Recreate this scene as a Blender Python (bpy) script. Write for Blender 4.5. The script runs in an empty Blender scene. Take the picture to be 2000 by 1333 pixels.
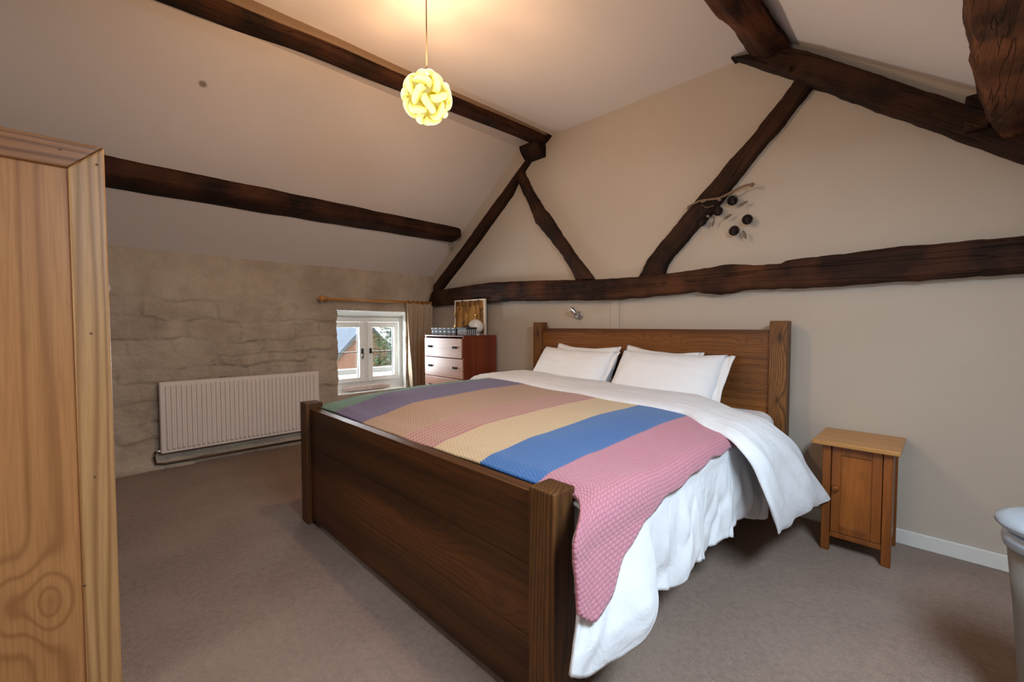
import bpy, math, random
from mathutils import Vector, Matrix, noise
random.seed(7)
S = bpy.context.scene
COL = S.collection
W = 3.085          # gable wall plane (y)
XL = -4.503        # window wall plane (x)
XR = 0.77          # opposite eaves wall
YN = -1.70         # wall behind the camera

# ---------------------------------------------------------------- camera
cam_d = bpy.data.cameras.new('camera'); cam = bpy.data.objects.new('camera', cam_d); COL.objects.link(cam)
cam_d.sensor_width = 36.0; cam_d.sensor_fit = 'HORIZONTAL'; cam_d.lens = 36.0 * 842.0 / 2000.0
cam_d.clip_start = 0.02; cam_d.clip_end = 200
cam.location = (0, 0, 1.17)
cam.rotation_euler = (math.pi / 2 - math.atan(31.0 / 842.0), 0, math.radians(45.2))
S.camera = cam
# ---------------------------------------------------------------- exposure
S.view_settings.view_transform = 'Standard'; S.view_settings.look = 'None'
S.view_settings.gamma = 1.0; S.view_settings.use_curve_mapping = False
S.view_settings.exposure = 0.66
# ---------------------------------------------------------------- sky
wd = bpy.data.worlds.new('sky'); S.world = wd; wd.use_nodes = True
bg = wd.node_tree.nodes['Background']; bg.inputs[0].default_value = (0.86, 0.94, 1.0, 1); bg.inputs[1].default_value = 2.4


def area_light(name, loc, rot, sx, sy, power, col):
    d = bpy.data.lights.new(name, 'AREA'); d.shape = 'RECTANGLE'; d.size = sx; d.size_y = sy
    d.energy = power; d.color = col
    o = bpy.data.objects.new(name, d); COL.objects.link(o); o.location = loc; o.rotation_euler = rot
    return o


# daylight: left window, unseen rooflight inferred from shadows; near one is added fill
area_light('daylight_window_left', (-4.80, 2.29, 0.90), (0, math.radians(-90), 0), 0.66, 0.88, 46, (0.88, 0.95, 1.0))
area_light('daylight_rooflight', (0.58, 0.85, 2.02), (0, math.atan(0.746), 0), 0.40, 1.05, 55, (0.68, 0.84, 1.0))
area_light('fill_light_near', (-1.0, -1.84, 1.25), (math.radians(90), 0, 0), 1.2, 1.1, 13, (1.0, 0.90, 0.82))  # warm fill added behind the camera, no window known there
# pendant bulb
pl = bpy.data.lights.new('pendant_bulb_light', 'POINT'); pl.energy = 104; pl.color = (1.0, 0.62, 0.34); pl.shadow_soft_size = 0.04
plo = bpy.data.objects.new('pendant_bulb_light', pl); COL.objects.link(plo); plo.location = (-1.865, 1.251, 2.31)


# ================================================================ node helpers
class NT:
    def __init__(s, name):
        s.m = bpy.data.materials.new(name); s.m.use_nodes = True
        s.t = s.m.node_tree; s.n = s.t.nodes; s.l = s.t.links
        s.b = s.n['Principled BSDF']; s.out = s.n['Material Output']

    def add(s, typ, **kw):
        nd = s.n.new(typ)
        for k, v in kw.items(): setattr(nd, k, v)
        return nd

    def put(s, sock, v):
        if hasattr(v, 'is_linked') or isinstance(v, bpy.types.NodeSocket): s.l.new(v, sock)
        else: sock.default_value = v

    def math(s, op, a, b=0.0, c=None, clamp=False):
        nd = s.add('ShaderNodeMath', operation=op, use_clamp=clamp)
        s.put(nd.inputs[0], a); s.put(nd.inputs[1], b)
        if c is not None: s.put(nd.inputs[2], c)
        return nd.outputs[0]

    def mix(s, f, a, b, mode='MIX'):
        nd = s.add('ShaderNodeMix', data_type='RGBA', blend_type=mode)
        s.put(nd.inputs[0], f)
        s.put(nd.inputs[6], a if not isinstance(a, tuple) else (*a[:3], 1))
        s.put(nd.inputs[7], b if not isinstance(b, tuple) else (*b[:3], 1))
        return nd.outputs[2]

    def coord(s, kind='Object', scale=(1, 1, 1), loc=(0, 0, 0), rot=(0, 0, 0)):
        tc = s.add('ShaderNodeTexCoord'); mp = s.add('ShaderNodeMapping')
        mp.inputs['Scale'].default_value = scale; mp.inputs['Location'].default_value = loc
        mp.inputs['Rotation'].default_value = rot
        s.l.new(tc.outputs[kind], mp.inputs[0]); return mp.outputs[0]

    def noise(s, vec, scale=5.0, detail=4.0, rough=0.55, dist=0.0):
        nd = s.add('ShaderNodeTexNoise'); s.l.new(vec, nd.inputs['Vector'])
        nd.inputs['Scale'].default_value = scale; nd.inputs['Detail'].default_value = detail
        nd.inputs['Roughness'].default_value = rough; nd.inputs['Distortion'].default_value = dist
        return nd.outputs[0]

    def ramp(s, f, stops, interp='LINEAR'):
        nd = s.add('ShaderNodeValToRGB'); cr = nd.color_ramp; cr.interpolation = interp
        while len(cr.elements) < len(stops): cr.elements.new(0.5)
        for e, (p, c) in zip(cr.elements, stops):
            e.position = p; e.color = (*c[:3], 1) if isinstance(c, tuple) else (c, c, c, 1)
        s.l.new(f, nd.inputs[0]); return nd.outputs[0]

    def bump(s, h, strength=0.3, dist=0.01, normal=None):
        nd = s.add('ShaderNodeBump'); nd.inputs['Strength'].default_value = strength
        nd.inputs['Distance'].default_value = dist; s.l.new(h, nd.inputs['Height'])
        if normal is not None: s.l.new(normal, nd.inputs['Normal'])
        return nd.outputs[0]

    def fin(s, col=None, rough=0.6, normal=None, metal=0.0, spec=0.5, sheen=0.0):
        if col is not None: s.put(s.b.inputs['Base Color'], (*col[:3], 1) if isinstance(col, tuple) else col)
        s.put(s.b.inputs['Roughness'], rough); s.b.inputs['Metallic'].default_value = metal
        s.b.inputs['Specular IOR Level'].default_value = spec
        if sheen: s.b.inputs['Sheen Weight'].default_value = sheen
        if normal is not None: s.l.new(normal, s.b.inputs['Normal'])
        return s.m


def plain(name, col, rough=0.5, metal=0.0, spec=0.5, bump=0.0, bscale=60.0):
    s = NT(name); v = s.coord()
    n = s.noise(v, bscale, 3)
    c = s.mix(n, tuple(x * 0.93 for x in col), tuple(min(1, x * 1.06) for x in col))
    nm = s.bump(n, bump, 0.004) if bump else None
    return s.fin(c, rough, nm, metal, spec)


def wood(name, axis, dark, mid, light, freq=55.0, stretch=0.07, warp=9.0, knots=(), rough=0.45, bump=0.12, lines=0.6, blot=0.5, spec=0.4, kdark=None, sharp=2.2, kamp=11.0, planks=None):
    """grain running along axis (0,1,2); knots = [(x,y,z,r)] in object space"""
    s = NT(name); tc = s.add('ShaderNodeTexCoord'); ob = tc.outputs['Object']
    sc = [1.0, 1.0, 1.0]; sc[axis] = stretch
    mp = s.add('ShaderNodeMapping'); mp.inputs['Scale'].default_value = sc
    s.l.new(ob, mp.inputs[0]); v = mp.outputs[0]
    big = s.noise(v, 5.0, 2.0, 0.5)
    fine = s.noise(v, 130.0, 3.0, 0.6)
    sep = s.add('ShaderNodeSeparateXYZ'); s.l.new(ob, sep.inputs[0])
    oth = [i for i in range(3) if i != axis]
    across = s.math('ADD', sep.outputs[oth[0]], s.math('MULTIPLY', sep.outputs[oth[1]], 0.83))
    ph = s.math('ADD', s.math('MULTIPLY', across, freq), s.math('MULTIPLY', big, warp * 3.0))
    kmask = None
    for (kx, ky, kz, kr) in knots:
        d = s.add('ShaderNodeMapping'); d.inputs['Location'].default_value = (-kx, -ky, -kz)
        s.l.new(ob, d.inputs[0])
        e = s.add('ShaderNodeMapping'); es = [1.0 / kr] * 3; es[axis] *= 0.45; e.inputs['Scale'].default_value = es
        s.l.new(d.outputs[0], e.inputs[0])
        ln = s.add('ShaderNodeVectorMath', operation='LENGTH'); s.l.new(e.outputs[0], ln.inputs[0])
        g = s.math('POWER', 2.718, s.math('MULTIPLY', s.math('MULTIPLY', ln.outputs['Value'], ln.outputs['Value']), -0.35))
        ph = s.math('ADD', ph, s.math('MULTIPLY', g, kamp))
        core = s.math('POWER', 2.718, s.math('MULTIPLY', s.math('MULTIPLY', ln.outputs['Value'], ln.outputs['Value']), -4.0))
        kmask = core if kmask is None else s.math('MAXIMUM', kmask, core)
    w = s.math('MULTIPLY_ADD', s.math('SINE', ph), 0.5, 0.5)
    w = s.math('POWER', w, sharp)
    blotn = s.noise(v, 3.0, 3.0, 0.6)
    bf = s.math('MULTIPLY_ADD', blotn, blot * 4.0, 0.5 - blot * 2.0, clamp=True)
    if planks:
        wn = s.add('ShaderNodeTexWhiteNoise', noise_dimensions='1D'); s.put(wn.inputs['W'], s.math('FLOOR', s.math('DIVIDE', s.math('ADD', sep.outputs[2], 5.0), planks)))
        bf = s.math('ADD', bf, s.math('MULTIPLY_ADD', wn.outputs['Value'], 0.6, -0.3), clamp=True)
    base = s.mix(bf, mid, light)
    c = s.mix(s.math('MULTIPLY', w, lines), base, dark)
    c = s.mix(s.math('MULTIPLY', s.ramp(fine, [(0.35, 1.0), (0.6, 0.0)]), 0.35), c, dark)
    if kmask is not None: c = s.mix(s.math('MULTIPLY', kmask, 0.85, clamp=True), c, kdark or dark)
    h = s.math('ADD', fine, s.math('MULTIPLY', w, 0.6))
    return s.fin(c, rough, s.bump(h, bump, 0.003), 0, spec)


def old_oak(name, axis_rot=(0, 0, 0), tint=1.0, red=1.0, stretch=0.12):
    s = NT(name)
    v = s.coord('Object', (stretch, 1, 1)) if axis_rot == 'x' else s.coord('Object', (1, stretch, 1)) if axis_rot == 'y' else None
    if v is None:
        tc = s.add('ShaderNodeTexCoord'); m1 = s.add('ShaderNodeMapping'); m1.inputs['Rotation'].default_value = axis_rot
        m2 = s.add('ShaderNodeMapping'); m2.inputs['Scale'].default_value = (stretch, 1, 1)
        s.l.new(tc.outputs['Object'], m1.inputs[0]); s.l.new(m1.outputs[0], m2.inputs[0]); v = m2.outputs[0]
    a = s.noise(v, 9, 5, 0.6); f = s.noise(v, 70, 4, 0.65); cv = s.add('ShaderNodeMapping'); cv.inputs['Scale'].default_value = (0.25, 1, 1) if axis_rot != 'y' else (1, 0.25, 1); s.l.new(v, cv.inputs[0]); cr = s.noise(cv.outputs[0], 20, 2, 0.5, 0.1)
    blo = s.noise(s.coord('Object'), 3.2, 3, 0.6)
    D = tuple(x * tint for x in (0.007, 0.0040, 0.0026)); M = tuple(x * tint for x in (0.026 * red, 0.0105, 0.0048)); L = tuple(x * tint for x in (0.078 * red, 0.030, 0.0115))
    c = s.mix(s.ramp(a, [(0.32, 0.0), (0.7, 1.0)]), D, M)
    c = s.mix(s.math('MULTIPLY', s.ramp(blo, [(0.42, 0.0), (0.72, 1.0)]), 0.75), c, L)
    crk = s.ramp(cr, [(0.485, 0.0), (0.5, 1.0), (0.515, 0.0)])
    c = s.mix(s.math('MULTIPLY', crk, 0.45), c, tuple(x * 0.3 for x in D))
    c = s.mix(s.math('MULTIPLY', s.ramp(f, [(0.55, 0.0), (0.8, 1.0)]), 0.4), c, L)
    h = s.math('SUBTRACT', s.math('ADD', f, s.math('MULTIPLY', a, 1.5)), s.math('MULTIPLY', crk, 1.2))
    return s.fin(c, 0.7, s.bump(h, 0.7, 0.010), 0, 0.15)


# ================================================================ mesh helpers
class MB:
    def __init__(s): s.v = []; s.f = []; s.mi = []; s.uv = None

    def add(s, vs, fs, mi=0):
        b = len(s.v); s.v += [Vector(p) for p in vs]
        for f in fs: s.f.append([b + i for i in f]); s.mi.append(mi)
        return s

    def box(s, x0, x1, y0, y1, z0, z1, mi=0):
        vs = [(x0, y0, z0), (x1, y0, z0), (x1, y1, z0), (x0, y1, z0), (x0, y0, z1), (x1, y0, z1), (x1, y1, z1), (x0, y1, z1)]
        return s.add(vs, [(0, 3, 2, 1), (4, 5, 6, 7), (0, 1, 5, 4), (1, 2, 6, 5), (2, 3, 7, 6), (3, 0, 4, 7)], mi)

    def loops(s, rings, caps=True, mi=0, closed=True):
        n = len(rings[0]); vs = [p for r in rings for p in r]; fs = []
        for k in range(len(rings) - 1):
            for i in range(n if closed else n - 1):
                j = (i + 1) % n
                fs.append((k * n + i, k * n + j, (k + 1) * n + j, (k + 1) * n + i))
        if caps and closed:
            fs.append(tuple(reversed(range(n)))); fs.append(tuple((len(rings) - 1) * n + i for i in range(n)))
        return s.add(vs, fs, mi)

    def tube(s, pts, r, n=10, mi=0):
        pts = [Vector(p) for p in pts]; rings = []
        up = Vector((0, 0, 1))
        for i, p in enumerate(pts):
            t = (pts[min(i + 1, len(pts) - 1)] - pts[max(i - 1, 0)]).normalized()
            a = t.cross(up)
            if a.length < 0.05: a = t.cross(Vector((1, 0, 0)))
            a.normalize(); b = t.cross(a).normalized()
            rr = r[i] if isinstance(r, (list, tuple)) else r
            rings.append([p + a * rr * math.cos(2 * math.pi * k / n) + b * rr * math.sin(2 * math.pi * k / n) for k in range(n)])
        return s.loops(rings, True, mi)

    def lathe(s, c, prof, n=24, axis='z', mi=0):
        c = Vector(c); rings = []
        for (r, h) in prof:
            ring = []
            for k in range(n):
                a = 2 * math.pi * k / n; u, w = r * math.cos(a), r * math.sin(a)
                ring.append(c + (Vector((u, w, h)) if axis == 'z' else Vector((u, h, w)) if axis == 'y' else Vector((h, u, w))))
            rings.append(ring)
        return s.loops(rings, True, mi)

    def build(s, name, mats, parent=None, smooth=False, bevel=0.0, seg=2, solid=0.0, sub=0, off=0.0, angle=35):
        if not isinstance(mats, (list, tuple)): mats = [mats]
        lo = Vector([min(p[i] for p in s.v) for i in range(3)]); hi = Vector([max(p[i] for p in s.v) for i in range(3)])
        c = (lo + hi) / 2
        if parent is None: c.z = lo.z
        me = bpy.data.meshes.new(name); me.from_pydata([tuple(p - c) for p in s.v], [], s.f)
        for m in mats: me.materials.append(m)
        for p, k in zip(me.polygons, s.mi): p.material_index = k; p.use_smooth = bool(smooth)
        if s.uv is not None:
            ul = me.uv_layers.new(name='UVMap')
            for l in me.loops: ul.data[l.index].uv = s.uv[l.vertex_index]
        me.update()
        o = bpy.data.objects.new(name, me); COL.objects.link(o)
        if parent is not None: o.parent = parent; c = c - wloc(parent)
        o.location = c
        if sub:
            md = o.modifiers.new('sub', 'SUBSURF'); md.levels = sub; md.render_levels = sub
        if solid:
            md = o.modifiers.new('solid', 'SOLIDIFY'); md.thickness = solid; md.offset = off
        if bevel:
            md = o.modifiers.new('bevel', 'BEVEL'); md.width = bevel; md.segments = seg; md.limit_method = 'ANGLE'; md.angle_limit = math.radians(angle)
            md.harden_normals = False
            if not smooth:
                for p in me.polygons: p.use_smooth = False
        return o


def wloc(o):
    v = Vector(o.location)
    while o.parent is not None: o = o.parent; v = v + Vector(o.location)
    return v


def tag(o, label=None, cat=None, group=None, kind=None):
    if label: o['label'] = label
    if cat: o['category'] = cat
    if group: o['group'] = group
    if kind: o['kind'] = kind
    return o


def thing(name, loc, label, cat, group=None):
    o = bpy.data.objects.new(name, None); COL.objects.link(o); o.location = loc; o.empty_display_size = 0.1
    return tag(o, label, cat, group)


def box(name, x0, x1, y0, y1, z0, z1, mat, parent=None, bevel=0.003, seg=2):
    return MB().box(x0, x1, y0, y1, z0, z1).build(name, mat, parent, bevel=bevel, seg=seg)


def nz(x, y, z, s=1.0): return noise.noise(Vector((x * s, y * s, z * s)))
def lerp(a, b, t): return a + (b - a) * t
def sstep(a, b, x):
    t = max(0.0, min(1.0, (x - a) / (b - a))); return t * t * (3 - 2 * t)


def interp(tab, x):
    if x <= tab[0][0]: return tab[0][1]
    for (a, va), (b, vb) in zip(tab, tab[1:]):
        if x <= b:
            t = (x - a) / (b - a); t = t * t * (3 - 2 * t) * 0.5 + t * 0.5
            return lerp(va, vb, t)
    return tab[-1][1]


# ================================================================ materials
def wall_mat(name, col, bump=0.15):
    s = NT(name); v = s.coord('Object')
    big = s.noise(v, 1.3, 3, 0.6); f = s.noise(v, 55, 4, 0.6); m = s.noise(v, 8, 3, 0.6)
    c = s.mix(big, tuple(x * 0.95 for x in col), tuple(x * 1.04 for x in col))
    return s.fin(c, 0.85, s.bump(s.math('ADD', f, s.math('MULTIPLY', m, 2.0)), bump, 0.004), 0, 0.25)


M_gable = wall_mat('gable_paint', (0.435, 0.368, 0.297))
M_ceil = wall_mat('ceiling_paint', (0.68, 0.60, 0.545), 0.1)
def add_stain(mat, centre, radius, col):
    t = mat.node_tree; b = t.nodes['Principled BSDF']; src = b.inputs['Base Color'].links[0].from_socket
    tc = t.nodes.new('ShaderNodeTexCoord'); mp = t.nodes.new('ShaderNodeMapping'); mp.inputs['Location'].default_value = tuple(-c for c in centre)
    t.links.new(tc.outputs['Object'], mp.inputs[0]); ln = t.nodes.new('ShaderNodeVectorMath'); ln.operation = 'LENGTH'; t.links.new(mp.outputs[0], ln.inputs[0])
    rp = t.nodes.new('ShaderNodeMapRange'); rp.inputs['From Min'].default_value = radius * 0.5; rp.inputs['From Max'].default_value = radius; rp.inputs['To Min'].default_value = 0.8; rp.inputs['To Max'].default_value = 0
    t.links.new(ln.outputs['Value'], rp.inputs['Value']); mx = t.nodes.new('ShaderNodeMix'); mx.data_type = 'RGBA'
    t.links.new(rp.outputs[0], mx.inputs[0]); t.links.new(src, mx.inputs[6]); mx.inputs[7].default_value = (*col, 1); t.links.new(mx.outputs[2], b.inputs['Base Color'])
add_stain(M_ceil, (-3.304 + 1.8665, 0.566 - 0.6925, 2.67 - 1.585), 0.028, (0.16, 0.10, 0.06))
M_white_paint = plain('white_gloss_paint', (0.80, 0.80, 0.76), 0.4, bump=0.05)
M_trim = plain('skirting_paint', (0.62, 0.60, 0.55), 0.5)


def stone_mat():
    s = NT('painted_rough_stone'); v = s.coord('Object')
    a = s.noise(v, 2.2, 5, 0.6); f = s.noise(v, 38, 5, 0.65); m = s.noise(s.coord('Object', (1, 1, 1.5)), 7, 4, 0.6)
    c = s.mix(s.ramp(a, [(0.35, 0.0), (0.65, 1.0)]), (0.37, 0.285, 0.205), (0.51, 0.415, 0.31))
    c = s.mix(s.math('MULTIPLY', s.ramp(m, [(0.6, 0.0), (0.8, 1.0)]), 0.4), c, (0.22, 0.165, 0.11))
    return s.fin(c, 0.8, s.bump(s.math('ADD', f, s.math('MULTIPLY', m, 1.5)), 0.9, 0.012), 0, 0.25)


M_stone = stone_mat()


def carpet_mat():
    s = NT('brown_carpet'); v = s.coord('Object')
    f = s.noise(v, 260, 2, 0.7); m = s.noise(v, 40, 5, 0.75); b = s.noise(v, 2.0, 3, 0.6)
    c = s.mix(s.ramp(f, [(0.3, 0.0), (0.7, 1.0)]), (0.145, 0.090, 0.062), (0.395, 0.270, 0.195))
    c = s.mix(s.ramp(m, [(0.38, 0.85), (0.58, 0.0)]), c, (0.19, 0.124, 0.090))
    c = s.mix(s.math('MULTIPLY', s.ramp(b, [(0.4, 0.0), (0.65, 1.0)]), 0.35), c, (0.39, 0.275, 0.205))
    return s.fin(c, 0.95, s.bump(s.math('ADD', f, m), 0.8, 0.01), 0, 0.1, 0.15)


M_carpet = carpet_mat()
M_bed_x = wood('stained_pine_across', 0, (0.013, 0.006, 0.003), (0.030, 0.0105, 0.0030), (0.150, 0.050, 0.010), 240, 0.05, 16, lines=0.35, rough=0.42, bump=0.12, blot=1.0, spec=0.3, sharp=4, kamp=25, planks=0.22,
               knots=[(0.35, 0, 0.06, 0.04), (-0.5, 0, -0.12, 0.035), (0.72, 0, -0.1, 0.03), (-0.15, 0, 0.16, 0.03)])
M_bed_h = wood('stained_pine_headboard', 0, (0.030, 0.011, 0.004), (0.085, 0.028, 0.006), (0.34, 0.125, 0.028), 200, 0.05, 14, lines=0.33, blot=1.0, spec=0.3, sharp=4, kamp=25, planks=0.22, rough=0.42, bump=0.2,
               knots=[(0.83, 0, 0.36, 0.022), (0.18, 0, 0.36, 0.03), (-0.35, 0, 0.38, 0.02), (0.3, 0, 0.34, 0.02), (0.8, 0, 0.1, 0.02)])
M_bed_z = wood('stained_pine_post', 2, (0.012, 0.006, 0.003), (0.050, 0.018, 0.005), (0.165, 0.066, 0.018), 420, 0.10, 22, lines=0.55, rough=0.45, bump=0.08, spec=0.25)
M_pine_panel = wood('pine_panel', 2, (0.19, 0.070, 0.020), (0.35, 0.150, 0.050), (0.42, 0.195, 0.070), 120, 0.035, 9, lines=0.55, sharp=4, kamp=16, rough=0.35, bump=0.05,
                    knots=[(0, 0.41, -0.47, 0.030), (0, 0.484, -0.49, 0.024)], kdark=(0.26, 0.10, 0.035))
M_pine_z = wood('pine_stile', 2, (0.22, 0.10, 0.032), (0.40, 0.21, 0.082), (0.45, 0.25, 0.10), 420, 0.04, 14, lines=0.8, rough=0.4, bump=0.08)
M_pine_y = wood('pine_rail', 1, (0.12, 0.045, 0.016), (0.26, 0.11, 0.042), (0.31, 0.14, 0.055), 420, 0.04, 14, lines=0.8, rough=0.4, bump=0.08)
M_pine_dot = plain('nail_hole', (0.10, 0.045, 0.02), 0.7)
M_ns_top = wood('honey_pine_top', 0, (0.27, 0.12, 0.030), (0.42, 0.20, 0.055), (0.50, 0.25, 0.08), 70, 0.06, 6, lines=0.4, rough=0.35, bump=0.05)
M_ns = wood('antique_pine', 2, (0.09, 0.024, 0.006), (0.18, 0.050, 0.009), (0.28, 0.088, 0.016), 80, 0.06, 8, lines=0.45, rough=0.33, bump=0.06)
M_ns_panel = wood('antique_pine_panel', 2, (0.13, 0.034, 0.006), (0.26, 0.078, 0.012), (0.36, 0.12, 0.022), 60, 0.06, 8, lines=0.35, rough=0.33, bump=0.05,
                  knots=[(-0.05, 0, 0.10, 0.006), (0.02, 0, 0.09, 0.006)], kamp=3.0)
M_mahog = wood('red_mahogany', 2, (0.060, 0.010, 0.005), (0.165, 0.030, 0.012), (0.22, 0.045, 0.016), 60, 0.05, 5, lines=0.35, rough=0.28, bump=0.03)
M_mahog_sheen = wood('mahogany_front_sheen', 0, (0.24, 0.10, 0.055), (0.37, 0.175, 0.105), (0.42, 0.21, 0.13), 60, 0.05, 5, lines=0.25, rough=0.28, bump=0.03)  # paler, pinker mahogany: daylight sheen put into the drawer front colour
M_rod = wood('varnished_pine_rod', 1, (0.30, 0.11, 0.02), (0.50, 0.22, 0.05), (0.58, 0.28, 0.07), 120, 0.06, 4, lines=0.4, rough=0.22, bump=0.02, spec=0.6)
M_rad = plain('radiator_enamel', (0.72, 0.62, 0.54), 0.35)
M_black = plain('black_iron', (0.010, 0.010, 0.011), 0.5)
M_chrome = plain('brushed_nickel', (0.62, 0.60, 0.57), 0.28, 1.0)
M_pipe = plain('dark_copper_pipe', (0.09, 0.05, 0.03), 0.45, 0.6)
M_silver = plain('silver_grey_plastic', (0.40, 0.46, 0.52), 0.22, 0.35, 0.6)
M_silver_d = plain('taupe_plastic', (0.16, 0.145, 0.12), 0.4)
M_oak_x = old_oak('old_oak_tie', 'x', 1.25, 1.1)
M_oak_y = old_oak('old_oak_purlin', 'y', 1.0, 1.15)
M_oak_y2 = old_oak('old_oak_ridge', 'y', 1.9, 1.25)
M_oak_rl = old_oak('old_oak_rafter_left', (0, math.radians(36), 0), 0.75)
M_oak_rr = old_oak('old_oak_rafter_right', (0, math.radians(-36), 0), 0.85)
M_oak_bl = old_oak('old_oak_brace_left', (0, math.radians(-57), 0), 1.0)
M_oak_br = old_oak('old_oak_brace_right', (0, math.radians(52), 0), 0.9)
M_oak_big = old_oak('old_oak_crooked', 'y', 3.3, 1.05)
M_oak_cut = old_oak('fresh_cut_oak', 'y', 5.5, 1.15)
M_fillet = plain('dusty_plaster_fillet', (0.20, 0.125, 0.07), 0.8, bump=0.4, bscale=18)
M_dark_hole = plain('black_gap', (0.01, 0.008, 0.007), 0.9)


def cloth(name, col, bump=0.12, weave=900, wr=18, rough=0.85, wrs=0.5):
    s = NT(name); v = s.coord('Object')
    f = s.noise(v, weave, 1, 0.5); w = s.noise(v, wr, 4, 0.55, 0.8)
    nm = s.bump(w, wrs, 0.008); nm = s.bump(f, bump, 0.001, nm)
    return s.fin(col, rough, nm, 0, 0.2, 0.1)


M_duvet = cloth('white_cotton', (0.64, 0.65, 0.67), wr=11, wrs=0.9)
M_pillow = cloth('white_pillow_cotton', (0.72, 0.73, 0.74), wr=10, wrs=0.45)
M_sheet = cloth('white_sheet', (0.68, 0.70, 0.73), wr=7, wrs=0.3)
M_curtain = cloth('beige_curtain', (0.47, 0.36, 0.24), wr=20, wrs=0.2)


def glass_mat():
    s = NT('clear_glass')
    tr = s.add('ShaderNodeBsdfTransparent'); gl = s.add('ShaderNodeBsdfGlossy'); gl.inputs['Roughness'].default_value = 0.02
    fr = s.add('ShaderNodeFresnel'); fr.inputs[0].default_value = 1.45; mx = s.add('ShaderNodeMixShader')
    s.l.new(fr.outputs[0], mx.inputs[0]); s.l.new(tr.outputs[0], mx.inputs[1]); s.l.new(gl.outputs[0], mx.inputs[2])
    s.l.new(mx.outputs[0], s.out.inputs[0]); return s.m


M_glass = glass_mat()


def knit_mat():
    """striped knitted blanket: uv.x = metres across, uv.y = metres along"""
    s = NT('knitted_wool_stripes'); tc = s.add('ShaderNodeTexCoord'); sep = s.add('ShaderNodeSeparateXYZ'); s.l.new(tc.outputs['UV'], sep.inputs[0])
    u, v = sep.outputs[0], sep.outputs[1]
    green, purple, camel = (0.115, 0.225, 0.140), (0.135, 0.100, 0.185), (0.40, 0.245, 0.135)
    rose, cream, blue, pink = (0.42, 0.170, 0.150), (0.55, 0.40, 0.215), (0.032, 0.120, 0.33), (0.45, 0.185, 0.225)
    sc = 2.6
    E_ = [0.0, 0.24, 0.57, 0.955, 1.20, 1.49, 1.76]
    un = s.math('DIVIDE', s.math('ADD', u, s.math('MULTIPLY', s.math('SINE', s.math('MULTIPLY', v, 520.0)), 0.0018)), sc)
    c = s.ramp(un, [(E_[0] / sc, green), (E_[1] / sc, purple), (E_[2] / sc, camel), (E_[3] / sc, rose), (E_[4] / sc, cream), (E_[5] / sc, blue), (E_[6] / sc, pink)], 'CONSTANT')
    ln = s.math('GREATER_THAN', s.math('SINE', s.math('MULTIPLY', u, 2 * math.pi / 0.030)), 0.1)
    inb = s.math('MULTIPLY', s.math('GREATER_THAN', u, E_[3]), s.math('LESS_THAN', u, E_[4]))
    c = s.mix(s.math('MULTIPLY', s.math('MULTIPLY', ln, inb), 1.0), c, (0.44, 0.28, 0.165))
    ru = s.math('DIVIDE', u, 0.0115); row = s.math('FLOOR', ru); odd = s.math('MULTIPLY', s.math('MODULO', row, 2.0), 0.5)
    a = s.math('SINE', s.math('MULTIPLY', s.math('FRACT', ru), math.pi)); b = s.math('SINE', s.math('MULTIPLY', s.math('FRACT', s.math('ADD', s.math('DIVIDE', v, 0.0145), odd)), math.pi))
    h = s.math('MULTIPLY', s.math('POWER', a, 0.6), s.math('POWER', b, 0.8))
    h = s.math('ADD', s.math('MULTIPLY', h, 0.75), s.math('MULTIPLY', s.noise(tc.outputs['Object'], 160, 3, 0.6), 0.35))
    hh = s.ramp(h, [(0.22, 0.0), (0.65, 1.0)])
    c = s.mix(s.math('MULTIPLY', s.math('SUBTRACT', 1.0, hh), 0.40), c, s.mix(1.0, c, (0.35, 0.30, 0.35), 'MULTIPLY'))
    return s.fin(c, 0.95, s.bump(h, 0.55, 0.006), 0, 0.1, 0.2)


M_knit = knit_mat()


def ext_brick():
    s = NT('outdoor_brick'); v = s.coord('Object', (1, 1, 1), rot=(0, 0, 0))
    sp = s.add('ShaderNodeSeparateXYZ'); s.l.new(v, sp.inputs[0]); cb = s.add('ShaderNodeCombineXYZ'); s.l.new(sp.outputs[1], cb.inputs[0]); s.l.new(sp.outputs[2], cb.inputs[1])
    b = s.add('ShaderNodeTexBrick'); s.l.new(cb.outputs[0], b.inputs['Vector']); b.inputs['Scale'].default_value = 5.0
    b.inputs['Color1'].default_value = (0.46, 0.20, 0.12, 1); b.inputs['Color2'].default_value = (0.54, 0.27, 0.17, 1); b.inputs['Mortar'].default_value = (0.5, 0.38, 0.3, 1)
    return s.fin(b.outputs[0], 0.9)


M_brick = ext_brick()
M_slate = plain('slate_roof', (0.13, 0.16, 0.21), 0.7, bscale=6)
M_leaf = plain('conifer_leaf', (0.09, 0.20, 0.07), 0.8, bscale=8)
M_bark = plain('conifer_bark', (0.12, 0.07, 0.04), 0.9)
M_extstone = plain('garden_stone', (0.33, 0.31, 0.27), 0.9, bump=0.4, bscale=9)
M_extpale = plain('pale_roofing', (0.62, 0.64, 0.66), 0.7)
M_gravel = plain('gravel', (0.40, 0.38, 0.34), 0.9, bscale=20)

# ================================================================ room shell
SL = 0.746
def slopeL(x): return 1.776 + SL * (x - XL)
CX = (XL + XR) / 2
ZC = 2.905; XA = XL + (ZC - 1.776) / SL; XB = XR - (ZC - 1.776) / SL
m = MB(); m.add([(XL - 0.4, YN - 0.2, 0), (XR + 0.4, YN - 0.2, 0), (XR + 0.4, W + 0.15, 0), (XL - 0.4, W + 0.15, 0)], [(0, 1, 2, 3)])
m.add([(XL - 0.4, YN - 0.2, -0.1), (XR + 0.4, YN - 0.2, -0.1), (XR + 0.4, W + 0.15, -0.1), (XL - 0.4, W + 0.15, -0.1)], [(3, 2, 1, 0)])
tag(m.build('floor', M_carpet), kind='structure')
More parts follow.
